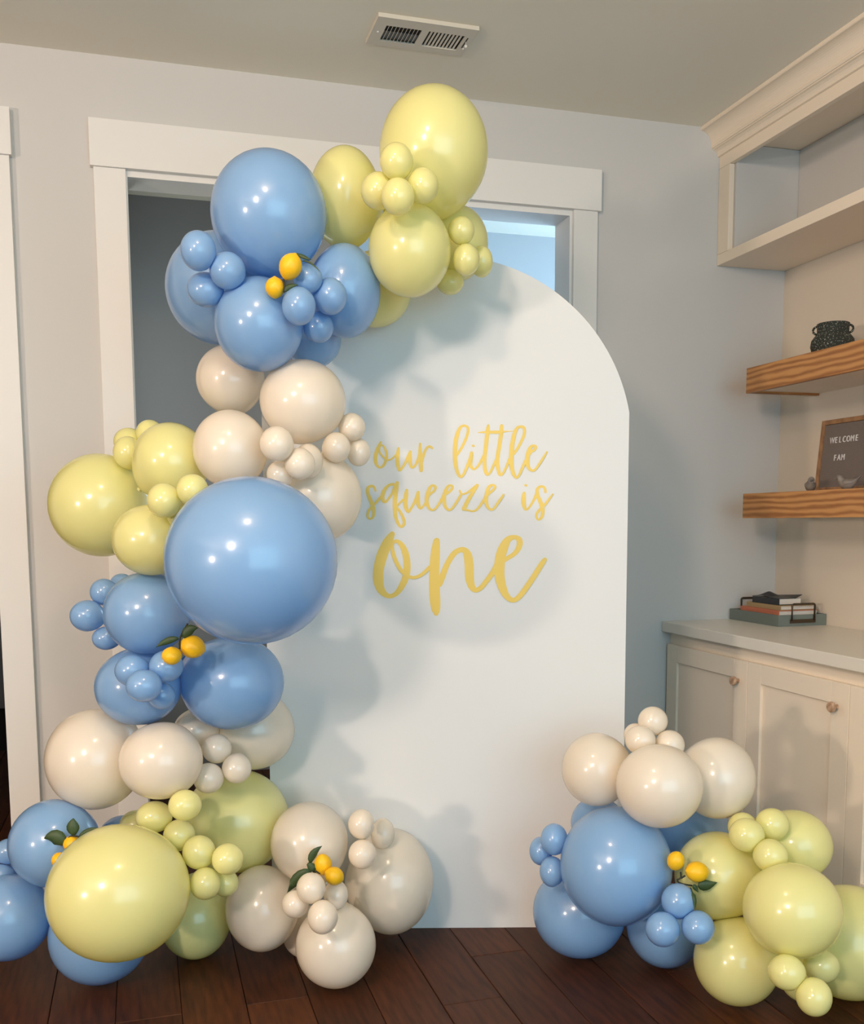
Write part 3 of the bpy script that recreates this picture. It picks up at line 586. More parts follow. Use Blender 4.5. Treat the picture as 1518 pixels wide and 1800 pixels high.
 ('mb_s6','U',(0.0495,-1.0024,0.8852),(0.0421,0.0398,0.04),(-0.14,-0.02),(-0.19,0.9,0.39),'small blue balloon directly behind the left fruit of the middle lemons'),
 ('mb_s7','U',(0.0365,-0.9778,0.8073),(0.0341,0.033,0.0341),(-0.168,-0.014),(0.14,0.61,0.78),'small shaded blue balloon, lowest right of four below the middle lemons'),
 ('mb_s8','U',(-0.0552,-0.6559,1.0662),(0.0344,0.0334,0.0344),(-0.06,0.019),(0.43,0.17,-0.89),'small blue balloon barely showing under the lowest yellow one at left'),
 ('li_left','I',(-0.138,-0.7818,0.6125),(0.1283,0.1274,0.1344),(-0.225,0.05),(0.66,0.33,0.67),'large ivory balloon farthest left, above the floor level blue balloons'),
 ('li_mid','I',(0.0298,-0.9617,0.6376),(0.1049,0.0982,0.0977),(-0.231,-0.012),(0.41,0.51,0.76),'ivory balloon under the left blue ones, right of the leftmost ivory balloon'),
 ('li_right','I',(0.291,-0.6965,0.6463),(0.1185,0.1125,0.1136),(-0.206,-0.102),(0.17,0.21,0.96),'shaded ivory balloon lying flat on the panel under the deep blue one'),
 ('li_back','I',(0.1297,-0.7415,0.6627),(0.0629,0.061,0.0629),(-0.204,-0.047),(0.37,0.17,0.91),'ivory balloon deep behind, between two lower blue balloons'),
 ('li_s1','I',(0.1743,-0.8898,0.6424),(0.039,0.0378,0.039),(-0.222,-0.066),(0.1,0.58,0.81),'small ivory balloon, topmost of three above the lower yellow balloons'),
 ('li_s2','I',(0.221,-0.9319,0.5956),(0.0386,0.0378,0.0394),(-0.243,-0.085),(0.23,0.45,0.86),'small ivory balloon, rightmost of three above the lower yellow balloons'),
 ('li_s3','I',(0.1478,-0.9363,0.5765),(0.0398,0.0386,0.0398),(-0.25,-0.057),(0.31,0.81,0.5),'small ivory balloon, lowest of three above the lower yellow balloons'),
 ('wy_right','Y',(0.2343,-0.7143,0.3879),(0.1506,0.1445,0.1474),(-0.293,-0.083),(-0.82,0.15,-0.56),'large yellow balloon behind a chain of small yellow ones, below the ivory trio'),
 ('wy_big','Y',(-0.0813,-1.0688,0.3432),(0.171,0.1625,0.1641),(-0.35,0.033),(0.57,0.8,0.19),'largest yellow balloon near the floor, foremost at the lower left'),
 ('wy_low','Y',(0.1116,-0.7181,0.1179),(0.1017,0.1055,0.1162),(-0.38,-0.04),(0.14,0.19,0.97),'shaded yellow balloon touching the floor between big yellow and ivory balloons'),
 ('wy_s1','Y',(0.0083,-0.9186,0.4797),(0.0469,0.0426,0.0411),(-0.284,-0.003),(0.48,0.65,-0.6),'small yellow balloon, leftmost of the chain over the largest low yellow balloon'),
 ('wy_s2','Y',(0.0824,-1.0433,0.5392),(0.0408,0.0385,0.0387),(-0.275,-0.033),(0.06,0.89,-0.45),'small yellow balloon, topmost of the chain, under the ivory balloon'),
 ('wy_s3','Y',(0.0685,-0.9626,0.4389),(0.0407,0.0395,0.0407),(-0.303,-0.027),(0.14,0.82,-0.56),'small yellow balloon third in the chain, nestled under the top two'),
 ('wy_s4','Y',(0.1136,-1.0256,0.4096),(0.0415,0.0409,0.0429),(-0.32,-0.045),(-0.11,0.99,0.02),'small yellow balloon fourth in the chain, touching the largest low yellow balloon'),
 ('wy_s5','Y',(0.1809,-1.0721,0.4003),(0.0396,0.0384,0.0396),(-0.329,-0.074),(-0.27,0.95,0.13),'small yellow balloon, rightmost of the chain in front of the large yellow one'),
 ('wy_s6','Y',(0.1248,-1.0642,0.3403),(0.0382,0.0381,0.0403),(-0.35,-0.051),(-0.17,0.93,0.32),'small yellow balloon, lowest of the chain, above the yellow one on the floor'),
 ('wy_s7','Y',(0.1774,-1.0205,0.3202),(0.0333,0.033,0.0347),(-0.351,-0.071),(-0.44,0.76,0.48),'small shaded yellow balloon behind the lowest of the chain, next to ivory'),
 ('wy_s8','Y',(-0.0424,-0.7075,0.3967),(0.0442,0.0429,0.0442),(-0.291,0.015),(0.75,0.16,-0.64),'small dim yellow balloon hidden behind the leftmost of the yellow chain'),
 ('lb_top','U',(-0.2463,-0.8397,0.4097),(0.112,0.1093,0.1135),(-0.299,0.091),(-0.11,0.92,-0.38),'light blue balloon behind the green leaves of the lower left lemons'),
 ('lb_top2','U',(-0.2378,-0.6347,0.3519),(0.097,0.0948,0.0986),(-0.297,0.082),(-0.51,0.35,-0.79),"blue balloon showing as a thin rim behind the lower left lemons' balloon"),
 ('lb_left','U',(-0.3761,-0.7595,0.1933),(0.1132,0.1098,0.1132),(-0.359,0.135),(0.48,0.68,0.56),"light blue balloon cut by the picture's left edge, low near the floor"),
 ('lb_low','U',(-0.1419,-0.8179,0.1419),(0.1336,0.1288,0.1321),(-0.385,0.052),(-0.44,0.68,0.59),'dark shaded blue balloon on the floor under the largest low yellow one'),
 ('lb_back','U',(-0.0798,-0.6206,0.3269),(0.0747,0.0733,0.0763),(-0.304,0.027),(-0.82,0.4,-0.41),'dim grey blue balloon behind the top of the largest low yellow balloon'),
 ('lb_s1','U',(-0.3841,-0.6248,0.3304),(0.0378,0.0359,0.0362),(-0.301,0.132),(0.97,0.21,-0.12),"small blue balloon, upper one at the picture's lower left edge"),
 ('lb_s2','U',(-0.405,-0.646,0.2664),(0.0375,0.036,0.0367),(-0.323,0.14),(0.89,0.23,-0.4),"small blue balloon, lower one cut by the picture's left edge"),
 ('lb_s3','U',(-0.3571,-0.5981,0.2742),(0.0335,0.0325,0.0335),(-0.316,0.121),(0.83,0.16,-0.53),'small blue balloon wedged behind the two blue ones at lower left'),
 ('ci_top','I',(0.4166,-0.8886,0.3621),(0.1065,0.1056,0.1112),(-0.318,-0.157),(0.35,0.32,-0.88),"ivory balloon behind the lower centre lemons' leaves, right of the yellow one"),
 ('ci_left','I',(0.2867,-0.8628,0.1799),(0.1006,0.1049,0.1162),(-0.377,-0.107),(0.96,0.16,0.24),'ivory balloon right of the yellow one on the floor, left of the small ones'),
 ('ci_front','I',(0.4611,-1.0207,0.1178),(0.1069,0.1055,0.1106),(-0.415,-0.182),(0.02,0.42,0.91),'ivory balloon lowest at the centre, resting on the dark wood floor'),
 ('ci_right','I',(0.6606,-0.8248,0.2032),(0.1245,0.1329,0.1507),(-0.357,-0.24),(-0.96,0.25,-0.09),'large egg shaped ivory balloon against the panel at bottom centre'),
 ('ci_back','I',(0.4171,-0.8164,0.0724),(0.0709,0.0688,0.0709),(-0.403,-0.153),(0.28,0.19,0.94),'dim ivory balloon on the floor behind the lowest centre ivory one'),
 ('ci_s1','I',(0.5413,-0.9893,0.4321),(0.0356,0.0367,0.0402),(-0.302,-0.21),(-0.3,0.73,-0.61),'small ivory balloon, top left of three on the egg shaped ivory balloon'),
 ('ci_s2','I',(0.6238,-0.8899,0.3678),(0.0333,0.0367,0.0429),(-0.312,-0.232),(-0.73,0.19,-0.66),'small greyish ivory balloon, right one of three on the egg shaped balloon'),
 ('ci_s3','I',(0.537,-1.0181,0.3584),(0.0376,0.0372,0.0391),(-0.331,-0.211),(-0.44,0.76,-0.48),'small ivory balloon, bottom one of three on the egg shaped balloon'),
 ('ci_s4','I',(0.3812,-1.1236,0.3213),(0.037,0.0366,0.0385),(-0.361,-0.157),(0.11,0.99,0.02),'small ivory balloon directly under the lower centre lemon leaves'),
 ('ci_s5','I',(0.3461,-1.088,0.2702),(0.0346,0.0339,0.0353),(-0.375,-0.141),(0.42,0.88,0.24),'small ivory balloon left of the one under the lower centre lemons'),
 ('ci_s6','I',(0.4015,-1.1719,0.2619),(0.0379,0.0388,0.0421),(-0.389,-0.169),(0.06,0.94,0.32),'small ivory balloon foremost, on top of the lowest centre ivory balloon'),
 ('ci_s7','I',(0.4599,-1.0389,0.263),(0.0327,0.0345,0.0386),(-0.369,-0.183),(-0.17,0.96,0.24),"small ivory balloon right below the lower centre lemons' right fruit"),
 ('ri_left','I',(1.1471,-1.1633,0.5788),(0.0928,0.0922,0.0973),(-0.247,-0.452),(0.82,0.49,0.29),"ivory balloon left of the right pile, in front of the panel's edge"),
 ('ri_front','I',(1.234,-1.3424,0.573),(0.1083,0.1037,0.1055),(-0.26,-0.514),(0.01,0.91,0.42),'foremost ivory balloon of the right pile, above the large blue one'),
 ('ri_right','I',(1.4379,-1.2815,0.5622),(0.1,0.1005,0.1074),(-0.249,-0.57),(-0.92,0.34,0.22),"ivory balloon right of the right pile's top, before the cabinet doors"),
 ('ri_s1','I',(1.2853,-1.2122,0.7102),(0.0389,0.0377,0.0389),(-0.198,-0.507),(0.08,0.55,-0.83),'small ivory balloon at the very top of the right pile'),
 ('ri_s2','I',(1.23,-1.2481,0.6702),(0.0397,0.0378,0.0382),(-0.217,-0.495),(0.32,0.86,-0.41),'small ivory balloon, left under the topmost of the right pile'),
 ('ri_s3','I',(1.312,-1.2554,0.654),(0.0385,0.0373,0.0385),(-0.22,-0.524),(-0.66,0.63,-0.4),'small ivory balloon, right under the topmost of the right pile'),
 ('ri_s4','I',(1.2612,-1.1645,0.6643),(0.0319,0.031,0.0319),(-0.212,-0.491),(0.59,0.16,-0.79),"small ivory balloon peeking out behind the left one under the right pile's topmost"),
 ('rb_big','U',(1.163,-1.2522,0.3413),(0.1448,0.1447,0.1537),(-0.338,-0.473),(0.06,0.97,-0.23),'large light blue balloon in the middle of the right pile, left of its lemons'),
 ('rb_left','U',(1.1547,-1.0501,0.1376),(0.1311,0.1248,0.1263),(-0.384,-0.436),(0.83,0.28,0.47),'light blue balloon on the floor at the left foot of the right pile'),
 ('rb_back','U',(1.2123,-1.0406,0.3877),(0.0751,0.0728,0.0751),(-0.299,-0.454),(0.4,0.2,-0.89),"blue balloon barely showing behind the right pile's large blue one, by the panel"),
 ('rb_back2','U',(1.4677,-1.1164,0.3485),(0.112,0.1086,0.112),(-0.306,-0.547),(-0.83,0.23,-0.51),"dark teal shaded balloon in the right pile's core, under the right ivory one"),
 ('rb_mid','U',(1.3618,-1.1626,0.1205),(0.1068,0.1081,0.1163),(-0.389,-0.523),(-0.6,0.21,0.78),'blue balloon on the floor behind the small blue trio of the right pile'),
 ('rb_s1','U',(1.0359,-1.1412,0.3893),(0.0364,0.0381,0.0424),(-0.316,-0.41),(0.42,0.78,-0.47),"small blue balloon, topmost of three at the right pile's left edge"),
 ('rb_s2','U',(1.0188,-1.09,0.3421),(0.0309,0.0335,0.0386),(-0.328,-0.396),(0.84,0.48,-0.24),'small blue balloon farthest left of the right pile, behind two others'),
 ('rb_s3','U',(1.0267,-1.1505,0.3044),(0.0333,0.0358,0.0409),(-0.347,-0.408),(0.66,0.74,-0.1),"small blue balloon, lowest of three at the right pile's left edge"),
 ('rb_s4','U',(1.2445,-1.4296,0.3025),(0.0419,0.0413,0.0433),(-0.367,-0.536),(-0.37,0.92,0.11),"small blue balloon directly under the right lemons' stem"),
 ('rb_s5','U',(1.1871,-1.4554,0.2477),(0.0413,0.0404,0.042),(-0.394,-0.521),(-0.29,0.9,0.31),'small blue balloon, lower left of the trio under the right lemons'),
 ('rb_s6','U',(1.2694,-1.4799,0.2524),(0.0399,0.039,0.0406),(-0.389,-0.555),(-0.52,0.83,0.21),'small blue balloon, lower right of the trio under the right lemons'),
 ('ry_left','Y',(1.4186,-1.3287,0.3135),(0.1109,0.109,0.1138),(-0.34,-0.573),(0.93,0.15,-0.33),'yellow balloon right behind the right lemons'),
 ('ry_front','Y',(1.4626,-1.5793,0.3112),(0.1147,0.1099,0.112),(-0.364,-0.644),(-0.15,0.99,0.09),'foremost yellow balloon of the right pile, in its right half'),
 ('ry_low','Y',(1.419,-1.4227,0.1217),(0.1065,0.1047,0.1093),(-0.415,-0.594),(0.61,0.22,0.76),'yellow balloon on the floor in the right pile, left of the small yellow trio'),
 ('ry_back','Y',(1.6111,-1.3816,0.3942),(0.0944,0.0898,0.0907),(-0.305,-0.644),(-0.27,0.18,-0.95),"yellow balloon at the right pile's back, before the second cabinet door"),
 ('ry_right','Y',(1.7297,-1.4545,0.1464),(0.1455,0.1411,0.1455),(-0.385,-0.696),(-0.9,0.19,0.4),"large yellow balloon cut by the picture's right edge"),
 ('ry_under','Y',(1.5478,-1.5151,0.0962),(0.0536,0.052,0.0536),(-0.423,-0.656),(-0.35,0.17,0.92),"dim yellow balloon on the floor behind the right pile's low trio"),
 ('ry_s1','Y',(1.4299,-1.4349,0.4542),(0.0438,0.0418,0.0424),(-0.301,-0.6),(0.32,0.73,-0.6),"small yellow balloon, left of the trio on the right pile's upper yellow balloons"),
 ('ry_s2','Y',(1.4621,-1.3696,0.452),(0.0378,0.0367,0.0378),(-0.294,-0.596),(0.47,0.39,-0.79),"small yellow balloon peeking behind the left one of the right pile's upper trio"),
 ('ry_s3','Y',(1.512,-1.4218,0.4705),(0.0416,0.04,0.0408),(-0.289,-0.623),(-0.02,0.43,-0.9),"small yellow balloon, top right of the right pile's upper trio"),
 ('ry_s4','Y',(1.4592,-1.4922,0.4173),(0.0417,0.0401,0.041),(-0.318,-0.622),(0.12,0.85,-0.51),"small yellow balloon, lowest of the right pile's upper trio"),
 ('ry_s5','Y',(1.3927,-1.6604,0.2027),(0.0423,0.04,0.0403),(-0.419,-0.641),(-0.07,0.95,0.32),'small yellow balloon, left of the low trio under the foremost right yellow balloon'),
 ('ry_s6','Y',(1.5507,-1.5793,0.1601),(0.0425,0.0406,0.0412),(-0.409,-0.673),(-0.45,0.48,0.75),'small yellow balloon, right of the low trio under the foremost right yellow balloon'),
 ('ry_s7','Y',(1.4281,-1.7122,0.1633),(0.0397,0.04,0.0429),(-0.436,-0.667),(-0.14,0.81,0.57),'small yellow balloon lowest of all on the right, just above the floor'),
]
CONTACTS=[(0,(-0.773,0.538,-0.336),0.1494),(0,(-0.275,-0.114,-0.955),0.1512),(0,(0.405,0.545,-0.734),0.15),(1,(0.773,-0.538,0.336),0.109),(1,(0.407,0.367,-0.837),0.1316),(1,(-0.872,-0.355,-0.336),0.0991),(1,(-0.073,-0.235,-0.969),0.1321),(2,(0.275,0.114,0.955),0.1125),(2,(0.923,-0.056,0.381),0.1074),(2,(0.988,-0.101,-0.115),0.1071),(2,(-0.728,0.541,-0.421),0.1038),(3,(-0.405,-0.545,0.734),0.0956),(3,(0.334,-0.767,-0.548),0.0913),(3,(-0.236,-0.381,-0.894),0.0948),(4,(-0.407,-0.367,0.837),0.1123),(4,(-0.602,-0.764,-0.232),0.0972),(5,(-0.368,0.702,-0.61),0.0401),(5,(0.797,0.028,-0.603),0.0406),(5,(-0.015,-0.17,-0.985),0.0418),(6,(0.368,-0.702,0.61),0.0422),(6,(0.344,-0.854,-0.39),0.0431),(7,(-0.797,-0.028,0.603),0.0393),(7,(-0.861,-0.218,-0.46),0.0368),(8,(0.015,0.17,0.985),0.0424),(8,(-0.344,0.854,0.39),0.0412),(8,(0.861,0.218,0.46),0.0388),(9,(-0.923,0.056,-0.381),0.0365),(9,(0.145,-0.091,-0.985),0.0338),(10,(-0.988,0.101,0.115),0.0379),(10,(-0.145,0.091,0.985),0.0385),(11,(-0.334,0.767,0.548),0.0328),(12,(0.236,0.381,0.894),0.0326),(13,(0.872,0.355,0.336),0.1432),(13,(-0.369,0.813,-0.45),0.1485),(13,(-0.117,-0.03,-0.993),0.1522),(13,(0.75,0.1,-0.654),0.1502),(14,(0.369,-0.813,0.45),0.1452),(14,(0.102,-0.029,-0.994),0.1476),(15,(0.117,0.03,0.993),0.1182),(15,(-0.532,-0.412,0.74),0.1088),(15,(-0.858,0.001,0.513),0.1079),(15,(0.505,-0.853,0.134),0.1129),(15,(0.987,-0.156,-0.028),0.1093),(15,(0.518,0.198,-0.832),0.1121),(16,(0.073,0.235,0.969),0.1253),(16,(0.728,-0.541,0.421),0.0967),(16,(0.602,0.764,0.232),0.0987),(16,(-0.75,-0.1,0.654),0.1068),(16,(-0.339,0.778,-0.529),0.1047),(16,(-0.423,-0.856,-0.295),0.101),(16,(-0.554,-0.398,-0.732),0.1043),(17,(0.339,-0.778,0.529),0.0782),(18,(0.861,0.153,-0.486),0.039),(19,(0.532,0.412,-0.74),0.039),(19,(-0.861,-0.153,0.486),0.0395),(19,(-0.577,0.718,-0.39),0.0424),(20,(0.858,-0.001,-0.513),0.0409),(20,(0.577,-0.718,0.39),0.0424),(21,(-0.505,0.853,-0.134),0.0441),(21,(0.342,0.307,0.888),0.0436),(22,(0.423,0.856,0.295),0.0415),(22,(-0.201,0.712,-0.673),0.0485),(22,(-0.823,-0.305,0.479),0.0381),(23,(-0.987,0.156,0.028),0.0376),(23,(0.554,0.398,0.732),0.0379),(23,(0.201,-0.712,0.673),0.0432),(24,(-0.342,-0.307,-0.888),0.035),(24,(0.823,0.305,-0.479),0.0311),(25,(-0.102,0.029,0.994),0.0941),(26,(-0.518,-0.198,0.832),0.1057),(26,(-0.832,-0.007,-0.555),0.1192),(26,(0.177,0.206,-0.963),0.1197),(26,(0.54,-0.242,-0.806),0.1082),(26,(0.896,-0.025,-0.443),0.1079),(27,(0.832,0.007,0.555),0.1058),(27,(-0.734,0.666,-0.13),0.0959),(28,(-0.177,-0.206,0.963),0.1335),(28,(-0.287,-0.784,0.55),0.1169),(28,(0.22,-0.559,0.8),0.1185),(28,(0.645,-0.225,0.73),0.1227),(29,(0.763,0.193,-0.617),0.0392),(30,(-0.763,-0.193,0.617),0.0353),(30,(0.424,0.895,0.14),0.0364),(30,(-0.59,0.736,-0.332),0.0372),(31,(0.287,0.784,-0.55),0.0408),(31,(-0.424,-0.895,-0.14),0.0385),(31,(-0.893,-0.184,-0.412),0.0434),(32,(-0.54,0.242,0.806),0.0384),(32,(-0.22,0.559,-0.8),0.0379),(32,(0.598,0.399,0.695),0.0406),(33,(-0.896,0.025,0.443),0.0336),(33,(-0.598,-0.399,-0.695),0.0389),(33,(0.31,0.278,-0.909),0.0346),(34,(-0.645,0.225,-0.73),0.0382),(34,(-0.31,-0.278,0.909),0.0344),(35,(0.59,-0.736,0.332),0.0332),(35,(0.893,0.184,0.412),0.0389),(36,(0.413,-0.033,0.91),0.1464),(36,(0.418,-0.512,0.75),0.1409),(37,(0.734,-0.666,0.13),0.1003),(37,(-0.767,0.61,0.199),0.0995),(38,(0.559,-0.679,0.476),0.091),(38,(-0.088,0.248,-0.965),0.0885),(39,(-0.717,0.649,-0.255),0.0374),(39,(-0.657,-0.418,-0.627),0.0417),(40,(-0.413,0.033,-0.91),0.0436),(40,(0.717,-0.649,0.255),0.0405),(41,(-0.418,0.512,-0.75),0.0424),(41,(0.767,-0.61,-0.199),0.0401),(41,(0.657,0.418,0.627),0.046),(42,(0.82,-0.479,0.314),0.0402),(42,(0.596,0.604,-0.53),0.0356),(43,(-0.82,0.479,-0.314),0.037),(43,(0.528,-0.461,-0.713),0.0367),(44,(-0.559,0.679,-0.476),0.0337),(44,(-0.596,-0.604,0.53),0.0291),(45,(-0.528,0.461,0.713),0.1938),(46,(0.088,-0.248,0.965),0.1048),(46,(-0.135,0.273,-0.953),0.1051),(46,(-0.255,-0.454,-0.854),0.1113),(47,(0.135,-0.273,0.953),0.1012),(47,(1.0,-0.027,-0.003),0.107),(47,(-0.087,-0.897,0.433),0.1024),(47,(0.404,-0.914,-0.041),0.1045),(47,(-0.487,0.283,-0.826),0.1068),(47,(0.232,-0.521,-0.821),0.108),(48,(-1.0,0.027,0.003),0.1339),(48,(0.287,0.666,-0.689),0.1273),(48,(-0.438,0.55,-0.711),0.1382),(49,(-0.542,-0.365,-0.757),0.0362),(49,(0.64,0.747,0.177),0.0365),(50,(0.542,0.365,0.757),0.0428),(50,(0.588,-0.005,-0.809),0.0429),(51,(-0.588,0.005,0.809),0.033),(52,(0.255,0.454,0.854),0.0463),(52,(0.087,0.897,-0.433),0.0399),(52,(0.337,-0.871,-0.356),0.0399),(52,(0.954,-0.275,0.119),0.0425),(53,(-0.337,0.871,0.356),0.0402),(53,(0.666,0.573,0.477),0.0408),(54,(-0.954,0.275,-0.119),0.0425),(54,(-0.666,-0.573,-0.477),0.0403),(54,(-0.157,0.297,-0.942),0.0441),(55,(-0.404,0.914,0.041),0.0341),(55,(0.157,-0.297,0.942),0.0379),(56,(-0.64,-0.747,-0.177),0.0342),(57,(0.487,-0.283,0.826),0.135),(57,(0.678,-0.728,0.101),0.1365),(57,(-0.457,-0.244,-0.855),0.1281),(58,(-0.232,0.521,0.821),0.1048),(58,(-0.678,0.728,-0.101),0.1099),(58,(0.872,0.188,-0.451),0.099),(58,(0.381,-0.59,-0.712),0.0986),(59,(-0.287,-0.666,0.689),0.1129),(59,(-0.959,-0.267,0.097),0.1112),(59,(-0.214,-0.067,-0.975),0.1153),(60,(0.438,-0.55,0.711),0.0712),(60,(0.959,0.267,-0.097),0.0563),(61,(0.597,-0.536,-0.597),0.0387),(61,(-0.312,-0.547,-0.777),0.0416),(62,(-0.597,0.536,0.597),0.0388),(62,(-0.966,-0.058,-0.253),0.037),(63,(-0.872,-0.188,0.451),0.0356),(63,(0.312,0.547,0.777),0.0424),(63,(0.966,0.058,0.253),0.038),(64,(0.214,0.067,0.975),0.149),(64,(-0.414,-0.013,-0.91),0.1657),(64,(0.719,-0.688,-0.102),0.1472),(64,(0.201,-0.569,-0.797),0.1466),(65,(0.404,0.677,0.615),0.1719),(65,(0.724,0.513,0.462),0.1667),(65,(0.927,0.205,0.316),0.169),(65,(1.0,0.022,-0.014),0.1691),(65,(-0.569,0.79,0.229),0.1718),(65,(-0.185,0.767,-0.615),0.1801),(66,(0.414,0.013,0.91),0.1302),(66,(0.744,-0.614,0.263),0.1179),(67,(-0.404,-0.677,-0.615),0.0491),(67,(0.708,-0.517,-0.48),0.0438),(68,(-0.381,0.59,0.712),0.0388),(69,(-0.724,-0.513,-0.462),0.0396),(69,(-0.708,0.517,0.48),0.0404),(69,(0.545,-0.761,-0.353),0.0403),(70,(-0.927,-0.205,-0.316),0.0406),(70,(-0.545,0.761,0.353),0.0418),(70,(0.818,-0.565,-0.112),0.0418),(70,(0.139,-0.482,-0.865),0.0409),(71,(-0.818,0.565,0.112),0.0397),(71,(-0.68,0.096,-0.727),0.0411),(72,(-1.0,-0.022,0.014),0.0363),(72,(-0.139,0.482,0.865),0.0384),(72,(0.68,-0.096,0.727),0.0407),(72,(0.738,0.614,-0.281),0.0377),(73,(-0.738,-0.614,0.281),0.0327),(74,(-0.318,0.739,-0.593),0.0431),(75,(0.457,0.244,0.855),0.1082),(75,(0.569,-0.79,-0.229),0.1174),(75,(0.04,0.962,-0.271),0.1134),(76,(-0.04,-0.962,0.271),0.0989),(76,(-0.565,-0.51,-0.648),0.1142),(76,(0.984,0.088,-0.156),0.0911),(77,(0.565,0.51,0.648),0.1296),(77,(0.949,-0.236,-0.208),0.1128),(77,(-0.21,0.822,0.53),0.1064),(78,(0.185,-0.767,0.615),0.1464),(78,(-0.949,0.236,0.208),0.1332),(79,(0.318,-0.739,0.593),0.0737),(79,(-0.984,-0.088,0.156),0.0688),(80,(-0.297,-0.3,-0.907),0.0347),(80,(0.398,0.395,-0.828),0.0352),(81,(0.21,-0.822,-0.53),0.0309),(81,(0.297,0.3,0.907),0.0351),(81,(0.702,0.703,0.113),0.0356),(82,(-0.398,-0.395,0.828),0.0319),(82,(-0.702,-0.703,-0.113),0.0318),(83,(-0.719,0.688,0.102),0.1055),(83,(-0.577,0.114,-0.809),0.1124),(84,(-0.201,0.569,0.797),0.1136),(84,(-0.744,0.614,-0.263),0.1168),(84,(0.577,-0.114,0.809),0.1121),(84,(0.717,-0.649,-0.255),0.1196),(84,(0.744,0.265,-0.613),0.1044),(85,(-0.717,0.649,0.255),0.1229),(85,(-0.008,-0.124,0.992),0.1086),(86,(-0.203,-0.36,0.91),0.1407),(87,(-0.744,-0.265,0.613),0.07),(88,(-0.054,-0.363,-0.93),0.0398),(89,(0.203,0.36,-0.91),0.0393),(90,(0.054,0.363,0.93),0.0387),(91,(-0.49,0.498,-0.715),0.0367),(91,(0.256,-0.61,-0.75),0.0376),(92,(0.49,-0.498,0.715),0.034),(93,(-0.256,0.61,0.75),0.0408),(94,(0.008,0.124,-0.992),0.0369),(95,(0.437,-0.899,-0.029),0.0921),(95,(0.062,-0.35,-0.935),0.0986),(96,(-0.437,0.899,0.029),0.1062),(96,(0.957,0.286,-0.051),0.1089),(96,(-0.03,0.696,0.718),0.101),(96,(0.549,0.612,0.57),0.1041),(96,(-0.275,0.349,-0.896),0.1067),(97,(-0.957,-0.286,0.051),0.1034),(97,(-0.076,-0.186,-0.98),0.1233),(97,(0.169,-0.615,-0.77),0.1049),(98,(-0.717,-0.465,-0.519),0.0382),(98,(0.353,-0.57,-0.742),0.0377),(98,(-0.342,0.677,-0.652),0.0383),(99,(0.03,-0.696,-0.718),0.0337),(99,(0.717,0.465,0.519),0.0381),(99,(0.977,-0.087,-0.193),0.0421),(100,(-0.549,-0.612,-0.57),0.0372),(100,(-0.353,0.57,0.742),0.0373),(100,(-0.977,0.087,0.193),0.041),(101,(0.342,-0.677,0.652),0.0314),(102,(-0.062,0.35,0.935),0.1547),(102,(0.275,-0.349,0.896),0.1511),(102,(-0.029,0.704,-0.71),0.1535),(102,(0.222,0.952,0.209),0.1474),(102,(-0.724,0.633,0.274),0.1416),(102,(-0.783,0.585,-0.212),0.1423),(102,(0.409,-0.891,-0.195),0.1512),(102,(0.953,-0.285,-0.103),0.1508),(103,(0.029,-0.704,0.71),0.1327),(103,(0.876,-0.476,-0.072),0.1298),(104,(-0.222,-0.952,-0.209),0.074),(105,(-0.414,-0.181,-0.892),0.1256),(105,(-0.223,-0.962,-0.158),0.1097),(106,(-0.876,0.476,0.072),0.1057),(106,(0.414,0.181,0.892),0.1292),(107,(0.724,-0.633,-0.274),0.033),(107,(-0.239,0.714,-0.658),0.0379),(107,(-0.107,-0.108,-0.988),0.0434),(108,(0.239,-0.714,0.658),0.0331),(108,(0.111,-0.844,-0.525),0.0343),(109,(0.783,-0.585,0.212),0.0309),(109,(0.107,0.108,0.988),0.0417),(109,(-0.111,0.844,0.525),0.0367),(110,(-0.409,0.891,0.195),0.0471),(110,(-0.688,-0.309,-0.657),0.0418),(110,(0.331,-0.669,-0.666),0.0384),(111,(0.688,0.309,0.657),0.0407),(111,(0.957,-0.285,0.055),0.0433),(112,(-0.331,0.669,0.666),0.036),(112,(-0.957,0.285,-0.055),0.0419),(113,(0.076,0.186,0.98),0.1297),(113,(-0.953,0.285,0.103),0.1167),(113,(0.223,0.962,0.158),0.1103),(113,(0.173,-0.985,-0.009),0.1256),(113,(0.002,-0.44,-0.898),0.1086),(113,(0.894,-0.246,0.375),0.1163),(113,(0.288,-0.271,0.918),0.1125),(114,(-0.173,0.985,0.009),0.128),(114,(-0.175,0.627,-0.759),0.1271),(114,(-0.024,0.634,0.773),0.1039),(114,(-0.459,-0.532,-0.712),0.1115),(115,(-0.002,0.44,0.898),0.1042),(115,(0.175,-0.627,0.759),0.1217),(115,(0.802,-0.575,-0.159),0.1063),(116,(-0.894,0.246,-0.375),0.0983),(116,(-0.755,-0.306,0.58),0.0904),(117,(-0.918,-0.306,-0.254),0.144),(118,(-0.802,0.575,0.159),0.0534),(118,(0.918,0.306,0.254),0.0534),(118,(0.032,-0.708,0.705),0.0506),(119,(0.441,0.897,-0.03),0.0386),(119,(0.969,0.155,0.192),0.043),(119,(0.395,-0.772,-0.498),0.0376),(120,(-0.169,0.615,0.77),0.0374),(120,(-0.288,0.271,-0.918),0.0375),(120,(-0.441,-0.897,0.03),0.0334),(120,(0.67,-0.7,0.248),0.035),(121,(0.755,0.306,-0.58),0.0401),(121,(-0.969,-0.155,-0.192),0.0409),(121,(-0.67,0.7,-0.248),0.0387),(122,(0.024,-0.634,-0.773),0.0326),(122,(-0.395,0.772,0.498),0.0358),(123,(0.459,0.532,0.712),0.0401),(123,(0.477,-0.7,-0.531),0.037),(124,(-0.032,0.708,-0.705),0.0391),(125,(-0.477,0.7,0.531),0.0362)]
